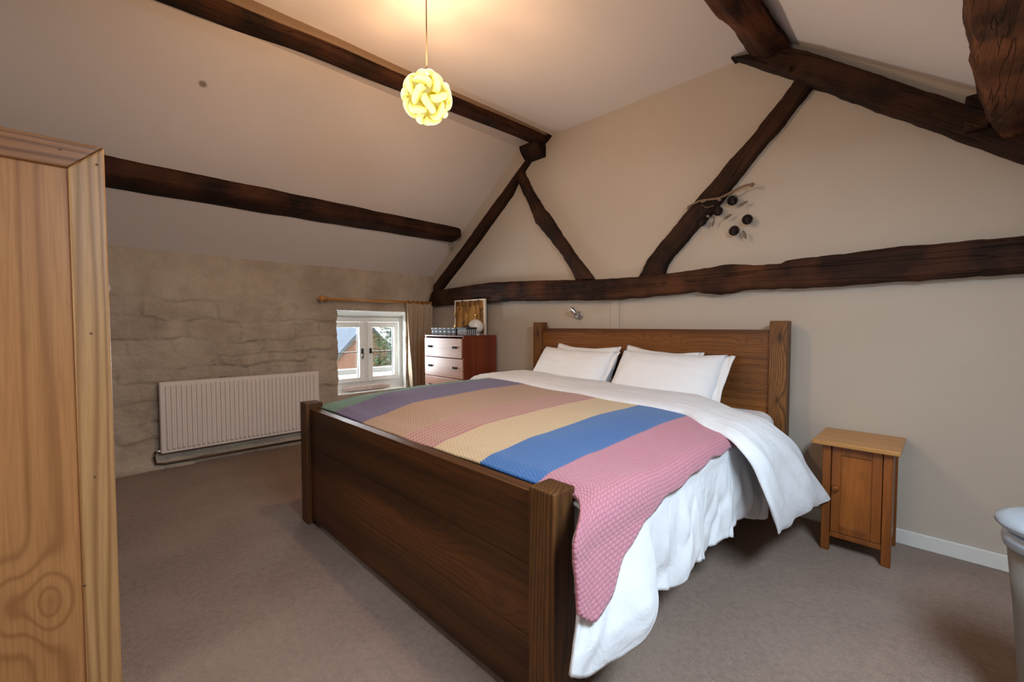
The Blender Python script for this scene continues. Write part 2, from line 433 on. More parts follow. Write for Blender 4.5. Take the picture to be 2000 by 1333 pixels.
# ceiling: two slopes and the flat strip, with thickness above
prof = [(XL - 0.25, 1.776 - 0.25 * SL), (XA, ZC), (XB, ZC), (XR + 0.25, 1.776 - 0.25 * SL)]
HX0, HX1, HY0, HY1 = 0.36, 0.72, 0.3, 1.4
ys = [YN - 0.1 + (HY0 - YN + 0.1) * i / 10 for i in range(10)] + [lerp(HY0, HY1, i / 6) for i in range(6)] + [lerp(HY1, W + 0.1, i / 9) for i in range(10)]
def seglist(a, b, n): return [lerp(a, b, i / n) for i in range(n)]
xs = seglist(prof[0][0], XA, 10) + seglist(XA, XB, 8) + seglist(XB, HX0, 3) + seglist(HX0, HX1, 4) + seglist(HX1, prof[3][0], 5) + [prof[3][0]]
def zceil(x): return ZC if XA <= x <= XB else (1.776 + SL * (x - XL) if x < XA else 1.776 + SL * (XR - x))
m = MB(); nx_ = len(xs); vs = []
for y in ys:
    for x in xs:
        vs.append((x, y, zceil(x) + 0.006 * nz(x, y, 1.7, 1.3)))
for y in ys:
    for x in xs: vs.append((x, y, zceil(x) + 0.15))
NN = nx_ * len(ys); fs = []
for i in range(len(ys) - 1):
    for j in range(nx_ - 1):
        if HX0 - 1e-6 <= xs[j] < HX1 - 1e-6 and HY0 - 1e-6 <= ys[i] < HY1 - 1e-6: continue
        q = (i * nx_ + j, (i + 1) * nx_ + j, (i + 1) * nx_ + j + 1, i * nx_ + j + 1)
        fs.append(q); fs.append(tuple(NN + k for k in reversed(q)))
m.add(vs, fs); tag(m.build('ceiling', M_ceil), kind='structure')
# gable wall (far)
def gable(name, y0, y1, hole=None):
    m = MB()
    out = [(XL - 0.25, 0), (XR + 0.25, 0), (XR + 0.25, 1.776 - 0.1), (XB + 0.03, ZC + 0.05), (XA - 0.03, ZC + 0.05), (XL - 0.25, 1.776 - 0.1)]
    out = [(XL - 0.25, -0.05), (XR + 0.25, -0.05), (XR + 0.25, 1.68), (XB + 0.05, ZC + 0.06), (XA - 0.05, ZC + 0.06), (XL - 0.25, 1.68)]
    if hole is None:
        m.loops([[(x, y0, z) for x, z in out], [(x, y1, z) for x, z in out]])
    else:
        hx0, hx1, hz0, hz1 = hole
        def zt(x):
            if x < XA: return lerp(1.68, ZC + 0.06, (x - (XL - 0.25)) / (XA - XL + 0.25))
            if x > XB: return lerp(ZC + 0.06, 1.68, (x - XB) / (XR + 0.25 - XB))
            return ZC + 0.06
        m.loops([[(x, y, z) for x, z in [(XL - 0.25, -0.05), (hx0, -0.05), (hx0, zt(hx0)), (XL - 0.25, 1.68)]] for y in (y0, y1)])
        m.loops([[(x, y, z) for x, z in [(hx1, -0.05), (XR + 0.25, -0.05), (XR + 0.25, 1.68), (XB, ZC + 0.06), (hx1, zt(hx1))]] for y in (y0, y1)])
        m.box(hx0, hx1, y0, y1, -0.05, hz0)
        m.loops([[(x, y, z) for x, z in [(hx0, hz1), (hx1, hz1), (hx1, zt(hx1)), (XA, ZC + 0.06), (hx0, zt(hx0))]] for y in (y0, y1)])
    return tag(m.build(name, M_gable), kind='structure')
gable('wall_far', W, W + 0.2)
gable('wall_near', YN - 0.2, YN, (-1.6, -0.4, 0.7, 1.8))
# right eaves wall with its window opening
m = MB(); m.box(XR, XR + 0.25, YN - 0.1, W + 0.1, -0.05, 1.70)
tag(m.build('wall_right', M_gable), kind='structure')
def rooflight():
    m = MB(); sx = Vector((0.0, 0, 0))
    def slab(x0, x1, y0, y1, lo, hi):
        m.loops([[(x, y, zceil(x) + o) for x, o in ((x0, lo), (x1, lo), (x1, hi), (x0, hi))] for y in (y0, y1)])
    slab(HX0 - 0.03, HX0 + 0.02, HY0 - 0.03, HY1 + 0.03, -0.012, 0.16); slab(HX1 - 0.02, HX1 + 0.03, HY0 - 0.03, HY1 + 0.03, -0.012, 0.16)
    slab(HX0 + 0.02, HX1 - 0.02, HY0 - 0.03, HY0 + 0.02, -0.012, 0.16); slab(HX0 + 0.02, HX1 - 0.02, HY1 - 0.02, HY1 + 0.03, -0.012, 0.16)
    fr = tag(m.build('window_2', M_white_paint), kind='structure')
    m = MB(); m.loops([[(x, y, zceil(x) + o) for x, o in ((HX0 + 0.02, 0.12), (HX1 - 0.02, 0.12), (HX1 - 0.02, 0.125), (HX0 + 0.02, 0.125))] for y in (HY0 + 0.02, HY1 - 0.02)])
    m.build('pane', M_glass, fr)
rooflight()
def simple_window(name, fixed, a0, a1, z0, z1, axis):
    root = MB()
    def bx(mb, p0, p1, q0, q1, t=0.03):
        if axis == 'x': mb.box(fixed - t, fixed + t, p0, p1, q0, q1)
        else: mb.box(p0, p1, fixed - t, fixed + t, q0, q1)
    bx(root, a0, a0 + 0.06, z0, z1); bx(root, a1 - 0.06, a1, z0, z1); bx(root, a0 + 0.06, a1 - 0.06, z0, z0 + 0.06); bx(root, a0 + 0.06, a1 - 0.06, z1 - 0.06, z1)
    c = (a0 + a1) / 2; bx(root, c - 0.03, c + 0.03, z0 + 0.06, z1 - 0.06)
    fr = tag(root.build(name, M_white_paint), kind='structure')
    for (b0, b1) in ((a0 + 0.06, c - 0.03), (c + 0.03, a1 - 0.06)):
        p = MB(); bx(p, b0, b1, z0 + 0.06, z1 - 0.06, 0.003); p.build('pane', M_glass, fr)
simple_window('added_window_3', YN - 0.13, -1.6, -0.4, 0.7, 1.8, 'y')  # unseen window, added to carry the fill lamp

# window wall (left): rough whitewashed stone below, smooth plaster above
WY0, WY1, WZ0, WZ1 = 1.885, 2.695, 0.43, 1.325     # recess at the wall face
stones = []
rnd = random.Random(3)
z = -0.05
while z < 1.5:
    h = rnd.uniform(0.09, 0.19); y = YN - 0.3 + rnd.uniform(0, .3)
    while y < W + 0.2:
        w = rnd.uniform(0.13, 0.38); stones.append((y, y + w, z, z + h, rnd.uniform(-0.008, 0.014), rnd.uniform(-0.03, 0.03), rnd.uniform(-.05, .05))); y += w
    z += h
def wall_x(y, z):
    yy = y + 0.05 * nz(y, z, 3.3, 4); zz = z + 0.035 * nz(y, z, 7.7, 3.5) + 0.04 * nz(y, z, 1.1, 1.1) + 0.012 * nz(y, z, 2.1, 14)
    dl = 1.43 - 0.047 * (y - 0.1)
    rough = 1.0 - sstep(dl - 0.03, dl + 0.02, z + 0.01 * nz(y, 0, 2, 5))
    d = 0.0
    for (a, b, c, e, off, ta, tb) in stones:
        if a <= yy < b and c <= zz < e:
            ed = min(yy - a, b - yy) * 0.8; ez = min(zz - c, e - zz)
            g = min(ed, ez)
            d = off + ta * (yy - (a + b) / 2) + tb * (zz - (c + e) / 2) - (0.013 * max(0.15, min(1, 0.6 + 1.6 * nz(y, z, 6.0, 3)))) * (1 - sstep(0.0, 0.018, g)) * 1.5; break
    d += 0.014 * nz(y, z * 1.1, 0.3, 6) + 0.009 * nz(y, z * 1.1, 5.3, 13) + 0.004 * nz(y, z, 5.3, 34) + 0.016 * nz(y, z, 9.0, 1.5)
    flat = 0.004 * nz(y, z, 2.0, 2) - 0.004
    bottom = 0.035 * (1 - sstep(0.0, 0.14, z))
    return XL + lerp(flat, d + 0.004, rough) + bottom
def gridwall(m, y0, y1, z0, z1, step=0.0125):
    ny = max(2, int((y1 - y0) / step)); nzz = max(2, int((z1 - z0) / step))
    vs = []
    for i in range(ny + 1):
        for j in range(nzz + 1):
            y = lerp(y0, y1, i / ny); z = lerp(z0, z1, j / nzz); vs.append((wall_x(y, z), y, z))
    fs = [(i * (nzz + 1) + j, (i + 1) * (nzz + 1) + j, (i + 1) * (nzz + 1) + j + 1, i * (nzz + 1) + j + 1) for i in range(ny) for j in range(nzz)]
    m.add(vs, fs)
def jag(z): return WY0 + 0.010 * nz(0, z, 4.4, 14) + 0.006 * nz(0, z, 8.4, 40)
m = MB()
gridwall(m, YN - 0.1, WY0 - 0.0, -0.03, 1.80); gridwall(m, WY1, W + 0.05, -0.03, 1.80, 0.02)
gridwall(m, WY0, WY1, WZ1, 1.80, 0.02); gridwall(m, WY0, WY1, -0.03, WZ0, 0.02)
# jagged arris on the left jamb
vs = m.v
for p in vs:
    if abs(p.y - WY0) < 1e-5 and WZ0 < p.z < WZ1: p.y = jag(p.z)
tag(m.build('wall_left', M_stone, smooth=True), kind='structure')
# outer leaf and white reveal around the recess
m = MB()
XO = XL - 0.27
m.box(XO, XL - 0.04, YN - 0.1, WY0 - 0.06, -0.05, 1.80); m.box(XO, XL - 0.04, WY1 + 0.12, W + 0.1, -0.05, 1.80)
m.box(XO, XL - 0.04, WY0 - 0.06, WY1 + 0.12, -0.05, 0.40); m.box(XO, XL - 0.04, WY0 - 0.06, WY1 + 0.12, 1.36, 1.80)
tag(m.build('wall_left_outer', M_extstone), kind='structure')
XF = -4.68
m = MB(); n = 30
jl = [[(wall_x(jag(z), z) if k == 0 else lerp(XL, XF - 0.02, k / 4), jag(z) if k == 0 else WY0 - 0.015 * k / 4 + 0.004 * nz(k, z, 1, 9), z) for k in range(5)] for z in [lerp(WZ0, WZ1, i / n) for i in range(n + 1)]]
m.loops(jl, False, 0, closed=False)
m.add([(XL + 0.0, WY1, WZ0), (XF - 0.02, WY1 + 0.065, WZ0), (XF - 0.02, WY1 + 0.065, WZ1), (XL, WY1, WZ1)], [(3, 2, 1, 0)])
m.add([(XL - 0.004, WY0 - .03, WZ1), (XL - 0.004, WY1 + 0.01, WZ1), (XF - 0.02, WY1 + 0.08, 1.262), (XF - 0.02, WY0 - 0.03, 1.262)], [(0, 1, 2, 3)])
m.add([(XL, WY0 - .03, WZ0), (XL, WY1 + 0.01, WZ0), (XF - 0.05, WY1 + 0.08, WZ0), (XF - 0.05, WY0 - 0.05, WZ0)], [(0, 1, 2, 3)])
m.add([(XF - 0.01, WY0 - .05, WZ0), (XF - 0.01, WY1 + 0.08, WZ0), (XF - 0.01, WY1 + 0.08, 0.53), (XF - 0.01, WY0 - 0.05, 0.53)], [(0, 1, 2, 3)])
tag(m.build('trim_1', M_white_paint), kind='structure')

# casement window
GY = [(1.93, 2.206), (2.366, 2.642)]; GZ0, GZ1 = 0.579, 1.144
def frame_ring(y0, y1, z0, z1, t, x0, x1, m):
    m.box(x0, x1, y0, y0 + t, z0, z1); m.box(x0, x1, y1 - t, y1, z0, z1); m.box(x0, x1, y0 + t, y1 - t, z0, z0 + t); m.box(x0, x1, y0 + t, y1 - t, z1 - t, z1)
m = MB(); frame_ring(1.815, 2.765, 0.515, 1.262, 0.055, XF - 0.07, XF, m)
m.box(XF - 0.07, XF - 0.002, 2.262, 2.310, 0.57, 1.207)
win = tag(m.build('window_1', M_white_paint, bevel=0.004), kind='structure')
for k, (g0, g1) in enumerate(GY):
    m = MB()
    y0 = g0 - 0.056; y1 = g1 + 0.056; z0 = GZ0 - 0.054; z1 = GZ1 + 0.062
    for (a, b, c, d) in ((y0, g0, z0, z1), (g1, y1, z0, z1), (g0, g1, z0, GZ0), (g0, g1, GZ1, z1)): m.box(XF - 0.05, XF + 0.014, a, b, c, d)
    cs = m.build('casement', M_white_paint, win, bevel=0.005)
    box('pane', XF - 0.046, XF - 0.042, g0 - 0.002, g1 + 0.002, GZ0 - 0.002, GZ1 + 0.002, M_glass, cs, bevel=0)
    box('glazing_bar', XF - 0.040, XF - 0.030, g0, g1, 0.858, 0.868, M_pipe, cs, bevel=0)
    m = MB(); e = g1 - 0.005 if True else g0
    m.box(XF - 0.041, XF - 0.028, g1 - 0.006, g1, GZ0, GZ1)
    m.build('seal', M_black, cs)
    yy = g1 + 0.030 if k == 0 else g0 - 0.030; sg = -1 if k == 0 else 1
    m = MB(); m.box(XF + 0.014, XF + 0.026, yy - 0.012, yy + 0.012, 0.845, 0.905)
    pts = []
    for i in range(14):
        t = i / 13; a = t * 1.5
        pts.append((XF + 0.034 + 0.012 * math.sin(t * 3), yy + (0.0 if k == 0 else 1) * 0.075 * t * sg + (0.004 if k == 0 else 0) * math.sin(t * 6), 0.875 - 0.085 * t ** 0.8))
    c = Vector(pts[-1])
    for i in range(8):
        a = i / 7 * 4.2; pts.append((c.x, c.y + sg * 0.012 * math.sin(a), c.z + 0.012 - 0.012 * math.cos(a)))
    m.tube(pts, 0.0042, 6)
    m.build('window_handle', M_black, cs)

# skirting, plaster strips, cable trunking on the gable wall
tag(box('baseboard_far', -2.75, XR, W - 0.016, W, 0, 0.078, M_trim, bevel=0.004), kind='structure')
m = MB()
for i in range(2): pass
m.box(-1.950, -1.870, W - 0.010, W, 1.0, 1.405)
tag(m.build('trim_2', M_gable, bevel=0.004), kind='structure')

# ================================================================ timbers
def resample(pl, n):
    pl = [Vector((*p, 0)) for p in pl]; L = [0]
    for a, b in zip(pl, pl[1:]): L.append(L[-1] + (b - a).length)
    out = []
    for i in range(n):
        t = L[-1] * i / (n - 1)
        for k in range(len(pl) - 1):
            if t <= L[k + 1] + 1e-9:
                q = (t - L[k]) / max(1e-9, L[k + 1] - L[k]); p = pl[k].lerp(pl[k + 1], q); out.append((p.x, p.y)); break
    return out
def wall_timber(name, A, B, d, mat, label, seed=1.0, n=90, rough=0.006):
    """A: top/left outline, B: bottom/right outline, both (x,z) in the wall plane"""
    A = resample(A, n); B = resample(B, n); f = (W - d) / W; rings = []
    for i in range(n):
        ax, az = A[i]; bx_, bz = B[i]
        ax *= f; az = 1.17 + (az - 1.17) * f
        s1 = rough * (nz(ax, az, seed, 9) + 0.6 * nz(ax, az, seed + 5, 25)); s2 = rough * (nz(bx_, bz, seed + 2, 9) + 0.6 * nz(bx_, bz, seed + 8, 25))
        dx, dz = bx_ - ax, bz - az; L = math.hypot(dx, dz); ux, uz = dx / L, dz / L
        ax += ux * s1; az += uz * s1; bx_ += ux * s2; bz += uz * s2; dx, dz = bx_ - ax, bz - az
        ring = [(ax, W + 0.03, az), (ax, W - d * 0.72, az)]
        for t in (0.05, 0.14, 0.3, 0.5, 0.7, 0.86, 0.95):
            e = 0.95 if t in (0.05, 0.95) else 1.0
            ring.append((ax + dx * t, W - d * e + 0.006 * nz(ax + t * 3, az, seed + t * 4, 6) + 0.003 * nz(ax + t, az + t, seed, 22), az + dz * t))
        ring += [(bx_, W - d * 0.72, bz), (bx_, W + 0.03, bz)]
        rings.append(ring)
    m = MB(); m.loops(rings)
    return tag(m.build(name, mat, smooth=True), label, 'timber beam')
wall_timber('tie_beam', [(-4.50, 1.60), (-3.9, 1.615), (-3.497, 1.629), (-2.8, 1.60), (-2.119, 1.559), (-1.692, 1.551), (-1.33, 1.562), (-1.019, 1.582), (-0.90, 1.562), (-0.74, 1.555), (-0.72, 1.572), (-0.538, 1.578), (-0.2, 1.59), (0.242, 1.585), (0.77, 1.60)],
            [(-4.50, 1.405), (-3.107, 1.412), (-2.4, 1.39), (-1.918, 1.373), (-1.6, 1.385), (-1.481, 1.389), (-1.24, 1.405), (-1.18, 1.385), (-1.081, 1.374), (-1.0, 1.385), (-0.94, 1.403), (-0.803, 1.395), (-0.40, 1.392), (-0.33, 1.398), (0.246, 1.405), (0.77, 1.41)],
            0.085, M_oak_x, 'long dark oak tie beam running horizontally across the gable wall above the bed', 1.0, 200)
wall_timber('principal_rafter', [(-4.500, 1.58), (-4.500, 1.665), (-3.97, 2.03), (-3.76, 2.18), (-3.56, 2.33), (-3.0, 2.72), (-2.66, 2.935)], [(-4.33, 1.52), (-4.27, 1.60), (-3.66, 2.03), (-3.08, 2.47), (-2.97, 2.62), (-2.59, 2.93), (-2.57, 2.935)],
            0.075, M_oak_rl, 'dark oak rafter sloping up the left side of the gable wall to the ceiling', 2.0, 120, 0.005)
wall_timber('principal_rafter', [(-1.05, 2.935), (-0.762, 2.905), (-0.564, 2.752), (-0.328, 2.561), (-0.121, 2.387), (0.054, 2.245), (0.228, 2.083), (0.77, 1.66)], [(-1.02, 2.90), (-0.69, 2.647), (-0.585, 2.556), (-0.324, 2.347), (-0.116, 2.185), (0.05, 2.05), (0.232, 1.905), (0.70, 1.56)],
            0.080, M_oak_rr, 'thick dark oak rafter sloping down to the right on the gable wall', 3.0, 120, 0.006)
wall_timber('timber_brace', [(-3.07, 2.65), (-2.90, 2.36), (-2.794, 2.15), (-2.511, 1.848), (-2.40, 1.70), (-2.32, 1.56)], [(-2.94, 2.68), (-2.80, 2.44), (-2.666, 2.247), (-2.60, 2.19), (-2.337, 1.827), (-2.19, 1.66), (-2.10, 1.56)],
            0.060, M_oak_bl, 'short dark oak brace leaning from left rafter down to the tie beam', 4.0, 80, 0.010)
wall_timber('timber_brace', [(-0.66, 2.68), (-0.91, 2.406), (-1.318, 2.011), (-1.487, 1.837), (-1.63, 1.68), (-1.73, 1.52)], [(-0.55, 2.60), (-0.765, 2.36), (-0.93, 2.19), (-1.124, 1.957), (-1.407, 1.677), (-1.46, 1.61), (-1.483, 1.52)],
            0.055, M_oak_br, 'long dark oak brace on the gable wall behind the pine cone hanging', 5.0, 100, 0.010)
# purlins: cross-sections along y
def purlin(name, stations, mat, label, seed=1.0, n=120, amp=0.006, cat='timber beam', y_axis=True):
    ysn = [s_[0] for s_ in stations]; k = len(stations[0][1]); rings = []
    for i in range(n):
        y = lerp(ysn[0], ysn[-1], i / (n - 1)); ring = []
        for c in range(k):
            x = interp([(s_[0], s_[1][c][0]) for s_ in stations], y); z = interp([(s_[0], s_[1][c][1]) for s_ in stations], y)
            ring.append([x, y, z])
        dense = []
        for c in range(k):
            a, b = ring[c], ring[(c + 1) % k]
            for q in range(4):
                t = q / 4; p = [lerp(a[j], b[j], t) for j in range(3)]
                ww = amp * (nz(p[0], p[1] * 0.6, p[2] + seed, 7) + 0.5 * nz(p[0], p[1], p[2] + seed, 22))
                dense.append((p[0] + ww, p[1], p[2] + amp * nz(p[0] + 4, p[1] * 0.6, p[2] + seed, 7)))
        rings.append(dense)
    m = MB(); m.loops(rings)
    return tag(m.build(name, mat, smooth=True, bevel=0), label, cat)
YE = W - 0.07
o = purlin('purlin', [(YN, [(-2.88, 2.93), (-2.85, 2.79), (-2.69, 2.80), (-2.69, 2.93)]), (0.3, [(-2.86, 2.93), (-2.835, 2.795), (-2.68, 2.805), (-2.67, 2.93)]),
                      (1.15, [(-2.80, 2.93), (-2.77, 2.81), (-2.655, 2.822), (-2.65, 2.93)]), (YE, [(-2.75, 2.93), (-2.71, 2.83), (-2.60, 2.84), (-2.59, 2.93)])],
           M_oak_y, 'dark oak purlin high on the left, passing behind the glowing pendant lamp', 1.0)
fil = purlin('batten', [(YN, [(-2.675, 2.935), (-2.675, 2.845), (-2.664, 2.845), (-2.655, 2.935)]), (0.5, [(-2.675, 2.935), (-2.674, 2.845), (-2.663, 2.845), (-2.655, 2.935)]), (1.2, [(-2.65, 2.935), (-2.649, 2.862), (-2.641, 2.862), (-2.632, 2.935)]), (YE, [(-2.60, 2.935), (-2.595, 2.885), (-2.589, 2.885), (-2.581, 2.935)])], M_fillet, None, 9.0, amp=0.003)
def adopt(child, parent):
    for k in ('label', 'category', 'group'):
        if k in child.keys(): del child[k]
    child.location = child.location - wloc(parent); child.parent = parent
adopt(fil, o); fil['label'] = 'lighter tan strip along the top of the beam'
b = MB(); rr = []
for i in range(9):
    t = i / 8; rr.append([(lerp(-2.86, -2.66, a), YE + 0.02 - 0.10 * math.sin(math.pi * (0.15 + 0.85 * t) / 2) , lerp(2.73, 2.84, t) + 0.0) if k == 0 else (lerp(-2.86, -2.66, a), W, lerp(2.73, 2.84, t)) for k in (0, 1) for a in ((0.0, 0.33, 0.66, 1.0) if k == 0 else (1.0, 0.66, 0.33, 0.0))])
b.loops(rr); tag(b.build('purlin_cleat', M_oak_rl, smooth=True), 'rounded dark oak cleat supporting the far end of the left upper purlin', 'timber block')
purlin('purlin', [(YN, [(-3.90, 2.30), (-4.06, 2.17), (-4.05, 2.10), (-3.84, 2.135), (-3.835, 2.262)]), (0.13, [(-3.90, 2.30), (-4.06, 2.17), (-4.05, 2.105), (-3.845, 2.145), (-3.845, 2.262)]), (2.48, [(-3.90, 2.29), (-4.06, 2.17), (-4.03, 2.11), (-3.85, 2.143), (-3.85, 2.250)]), (YE - 0.03, [(-3.90, 2.29), (-4.04, 2.17), (-3.98, 2.11), (-3.85, 2.15), (-3.85, 2.245)]), (YE + 0.02, [(-3.90, 2.29), (-4.02, 2.17), (-3.97, 2.13), (-3.87, 2.16), (-3.87, 2.235)])],
       M_oak_y, 'straight dark oak purlin low on the left slope above the radiator', 2.0)
box('bracket', -4.03, -3.99, YE - 0.03, YE + 0.01, 2.05, 2.11, M_chrome, bpy.data.objects['purlin.001'], bevel=0.004)
purlin('purlin', [(YN, [(-0.98, 2.93), (-0.95, 2.80), (-0.80, 2.75), (-0.66, 2.80), (-0.66, 2.93)]), (2.4, [(-0.955, 2.93), (-0.915, 2.84), (-0.83, 2.77), (-0.73, 2.80), (-0.735, 2.93)]),
                  (2.75, [(-0.955, 2.93), (-0.90, 2.85), (-0.80, 2.78), (-0.715, 2.81), (-0.735, 2.93)]), (YE, [(-0.955, 2.93), (-0.90, 2.85), (-0.80, 2.79), (-0.70, 2.82), (-0.725, 2.93)])],
       M_oak_y2, 'rough brown oak purlin under the flat ceiling, meeting the top of the right rafter', 3.0, amp=0.012)
big = purlin('purlin', [(YN, [(-0.02, 2.42), (0.0, 2.14), (0.10, 2.08), (0.30, 2.10), (0.32, 2.30)]), (1.6, [(-0.03, 2.40), (0.0, 2.12), (0.09, 2.09), (0.30, 2.10), (0.32, 2.30)]),
                  (2.02, [(0.0, 2.34), (0.035, 2.11), (0.105, 2.085), (0.32, 2.10), (0.34, 2.28)]), (2.25, [(0.01, 2.32), (0.055, 2.11), (0.12, 2.09), (0.32, 2.10), (0.34, 2.27)]),
                  (2.45, [(0.02, 2.30), (0.058, 2.10), (0.14, 2.09), (0.32, 2.10), (0.34, 2.27)]),
                  (2.62, [(0.04, 2.30), (0.085, 2.10), (0.15, 2.075), (0.32, 2.09), (0.34, 2.27)]), (2.93, [(0.07, 2.27), (0.118, 2.06), (0.172, 2.05), (0.32, 2.08), (0.34, 2.26)]), (YE, [(0.10, 2.27), (0.155, 2.02), (0.178, 2.01), (0.32, 2.07), (0.34, 2.25)])],
       M_oak_big, 'crooked light brown oak timber overhead in the upper right corner', 6.0, amp=0.014)
big.data.materials.append(M_oak_cut)
for p in big.data.polygons:
    c_ = p.center + big.location
    if c_.y > 2.58 + 0.05 * nz(c_.x, 0, 0, 30) and c_.x < 0.185 and p.normal.z < -0.2: p.material_index = 1
box('timber_cleat', 0.035, 0.115, W - 0.15, W - 0.05, 2.08, 2.235, M_oak_rr, bevel=0.008)
tag(bpy.data.objects['timber_cleat'], 'small dark oak block wedged on right rafter beside the crooked timber', 'timber block')
m = MB(); m.tube([(-0.695, W - 0.115, 2.685), (-0.69, W - 0.06, 2.675)], [0.012, 0.014], 8); tag(m.build('oak_peg', M_oak_x), 'small oak peg sticking out of right rafter above the long brace', 'peg')

# ================================================================ bed
bed = thing('bed_frame', (-1.72, 1.97, 0), 'dark stained pine bed frame with chunky square posts on the brown carpet', 'bed')
PL, PR = -2.70, -0.745; PW = 0.097
for (x0, y0, h) in ((PL, 0.902, 0.715), (PR - PW, 0.902, 0.705)):
    box('leg', x0, x0 + PW, y0, y0 + PW, 0, h, M_bed_z, bed, bevel=0.006, seg=3)
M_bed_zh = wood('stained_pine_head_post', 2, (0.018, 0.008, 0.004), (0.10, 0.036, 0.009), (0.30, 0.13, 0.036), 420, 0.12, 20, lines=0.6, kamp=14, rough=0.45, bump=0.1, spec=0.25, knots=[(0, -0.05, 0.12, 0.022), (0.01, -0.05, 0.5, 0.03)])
for x0 in (-2.690, -0.755): box('leg', x0, x0 + 0.095, 2.945, 3.04, 0, 1.196, M_bed_zh, bed, bevel=0.006, seg=3)
def planks(name, x0, x1, y0, y1, zs, mat):
    m = MB()
    for a, b in zip(zs, zs[1:]): m.box(x0, x1, y0, y1, a + 0.0004, b - 0.0004)
    return m.build(name, mat, bed, bevel=0.0025)
planks('footboard', PL + PW, PR - PW, 0.925, 0.972, [0.028, 0.235, 0.455, 0.68], M_bed_x)
planks('headboard', -2.595, -0.755, 2.972, 3.015, [0.25, 0.48, 0.70, 0.92, 1.142], M_bed_h)
for x in (-2.685, -0.805): box('side_rail', x, x + 0.03, 1.0, 2.945, 0.24, 0.40, M_bed_x, bed)
box('slat_base', -2.65, -0.81, 1.0, 2.94, 0.30, 0.33, M_bed_x, bed)
# mattress
m = MB()
def rbox(m, x0, x1, y0, y1, z0, z1, r, n=5):
    pts = []
    rings = []
    for j in range(2 * n + 2):
        if j <= n: a = math.pi / 2 * j / n; z = z0 + r - r * math.cos(a); ins = r - r * math.sin(a)
        else: a = math.pi / 2 * (j - n - 1) / n; z = z1 - r + r * math.sin(a); ins = r - r * math.cos(a)
        ring = []
        for (cx, cy, a0) in ((x1 - r * 1.6, y1 - r * 1.6, 0), (x0 + r * 1.6, y1 - r * 1.6, 90), (x0 + r * 1.6, y0 + r * 1.6, 180), (x1 - r * 1.6, y0 + r * 1.6, 270)):
            for k in range(6):
                an = math.radians(a0 + 90 * k / 5); rr_ = r * 1.6 - ins
                ring.append((cx + rr_ * math.cos(an), cy + rr_ * math.sin(an), z))
        rings.append(ring)
    m.loops(rings); return m
rbox(m, -2.66, -0.70, 1.005, 2.968, 0.335, 0.648, 0.07)
tag(m.build('mattress', M_sheet, smooth=True), 'thick mattress under a white fitted sheet, corner showing below headboard', 'mattress')

# ---- duvet: cross-sections (u across) swept along y
#  control profile: (u in metres of arc from left bed edge, x, z)
XLft, XRt = -2.63, -0.715
def top_z(x, y):
    t = (x - XLft) / (XRt - XLft)
    z = 0.665 + 0.105 * (math.sin(math.pi * min(1, max(0, t)) ** 0.8) ** 0.7 if 0 < t < 1 else 0) * 0.0
    crown = interp([(0.985, 0.655), (1.06, 0.672), (1.3, 0.70), (1.8, 0.715), (2.4, 0.715), (2.8, 0.70), (3.0, 0.68)], y)
    bulge = interp([(0.0, 0.0), (0.10, 0.03), (0.5, 0.0), (0.8, -0.005), (0.92, -0.02), (1.0, -0.045)], t) * sstep(1.0, 1.4, y)
    return crown + bulge + 0.008 * nz(x, y, 0.5, 2.3) + 0.003 * nz(x, y, 3.5, 7)
HEM = [(0.80, 0.28), (0.98, 0.315), (1.05, 0.285), (1.2, 0.280), (1.35, 0.285), (1.6, 0.285), (1.75, 0.285), (1.95, 0.28), (2.2, 0.265), (2.6, 0.25), (2.95, 0.25)]
def duvet_pt(s, y, off=0.0, hem=True):
    """s: metres across from left edge of the top (0) .. flat width 1.915, beyond = hanging on the right; negative = hanging left"""
    FW = XRt - XLft; R = 0.085
    foot = 1 - sstep(1.02, 1.25, y)
    if s < 0.0:
        a = min(-s / R, math.pi / 2); dn = max(0, -s - R * math.pi / 2)
        x = XLft - (R + off) * math.sin(a) * 0.8; z = top_z(XLft, y) - R + (R + off) * math.cos(a) - dn
        return Vector((x, y, z))
    if s <= FW:
        return Vector((XLft + s, y - foot * 0.105 * sstep(-0.032, 0.11, s - FW), top_z(XLft + s, y) + off))
    q = s - FW; a = min(q / R, math.pi / 2); dn = max(0, q - R * math.pi / 2)
    zt = top_z(XRt, y)
    fold = 0.5 + 0.5 * math.sin(y * 17 + 2.2 * nz(0, y, 0, 2.0) + dn * 1.5)
    fold2 = nz(dn * 1.2, y * 4.5, 3.0, 1.6)
    fa = min(1.0, dn / 0.22)
    bul = 0.050 * math.sin(min(1.0, dn / 0.40) * math.pi * 0.62) + fa * (0.034 * fold + 0.030 * fold2 + 0.018 * nz(dn * 2.5, y * 13, 1.0, 1.0) + 0.010 * math.sin(y * 52 + 5 * nz(dn * 2, y * 3, 2, 1)) * (0.5 + nz(y * 3, dn * 3, 4)) - 0.02) - fa * 0.014 * max(0.0, 1 - abs(nz(y * 8 + dn * 3, dn * 3.2, 8.0)) * 5) + fa * 0.008 * nz(y * 20, dn * 9, 3.0)
    bul *= 1 - 0.55 * foot
    x = XRt + (R + off) * math.sin(a) - 0.028 * sstep(0.0, 0.14, q) + bul + 0.0 * off
    z = zt - R + (R + off) * math.cos(a) - dn
    # foot corner of the duvet slips outward round the post
    yy = y - foot * (0.105 * sstep(-0.032, 0.11, q) + fa * 0.10 * min(1.0, dn / 0.35))
    x += foot * fa * 0.035
    return Vector((x, yy, z))
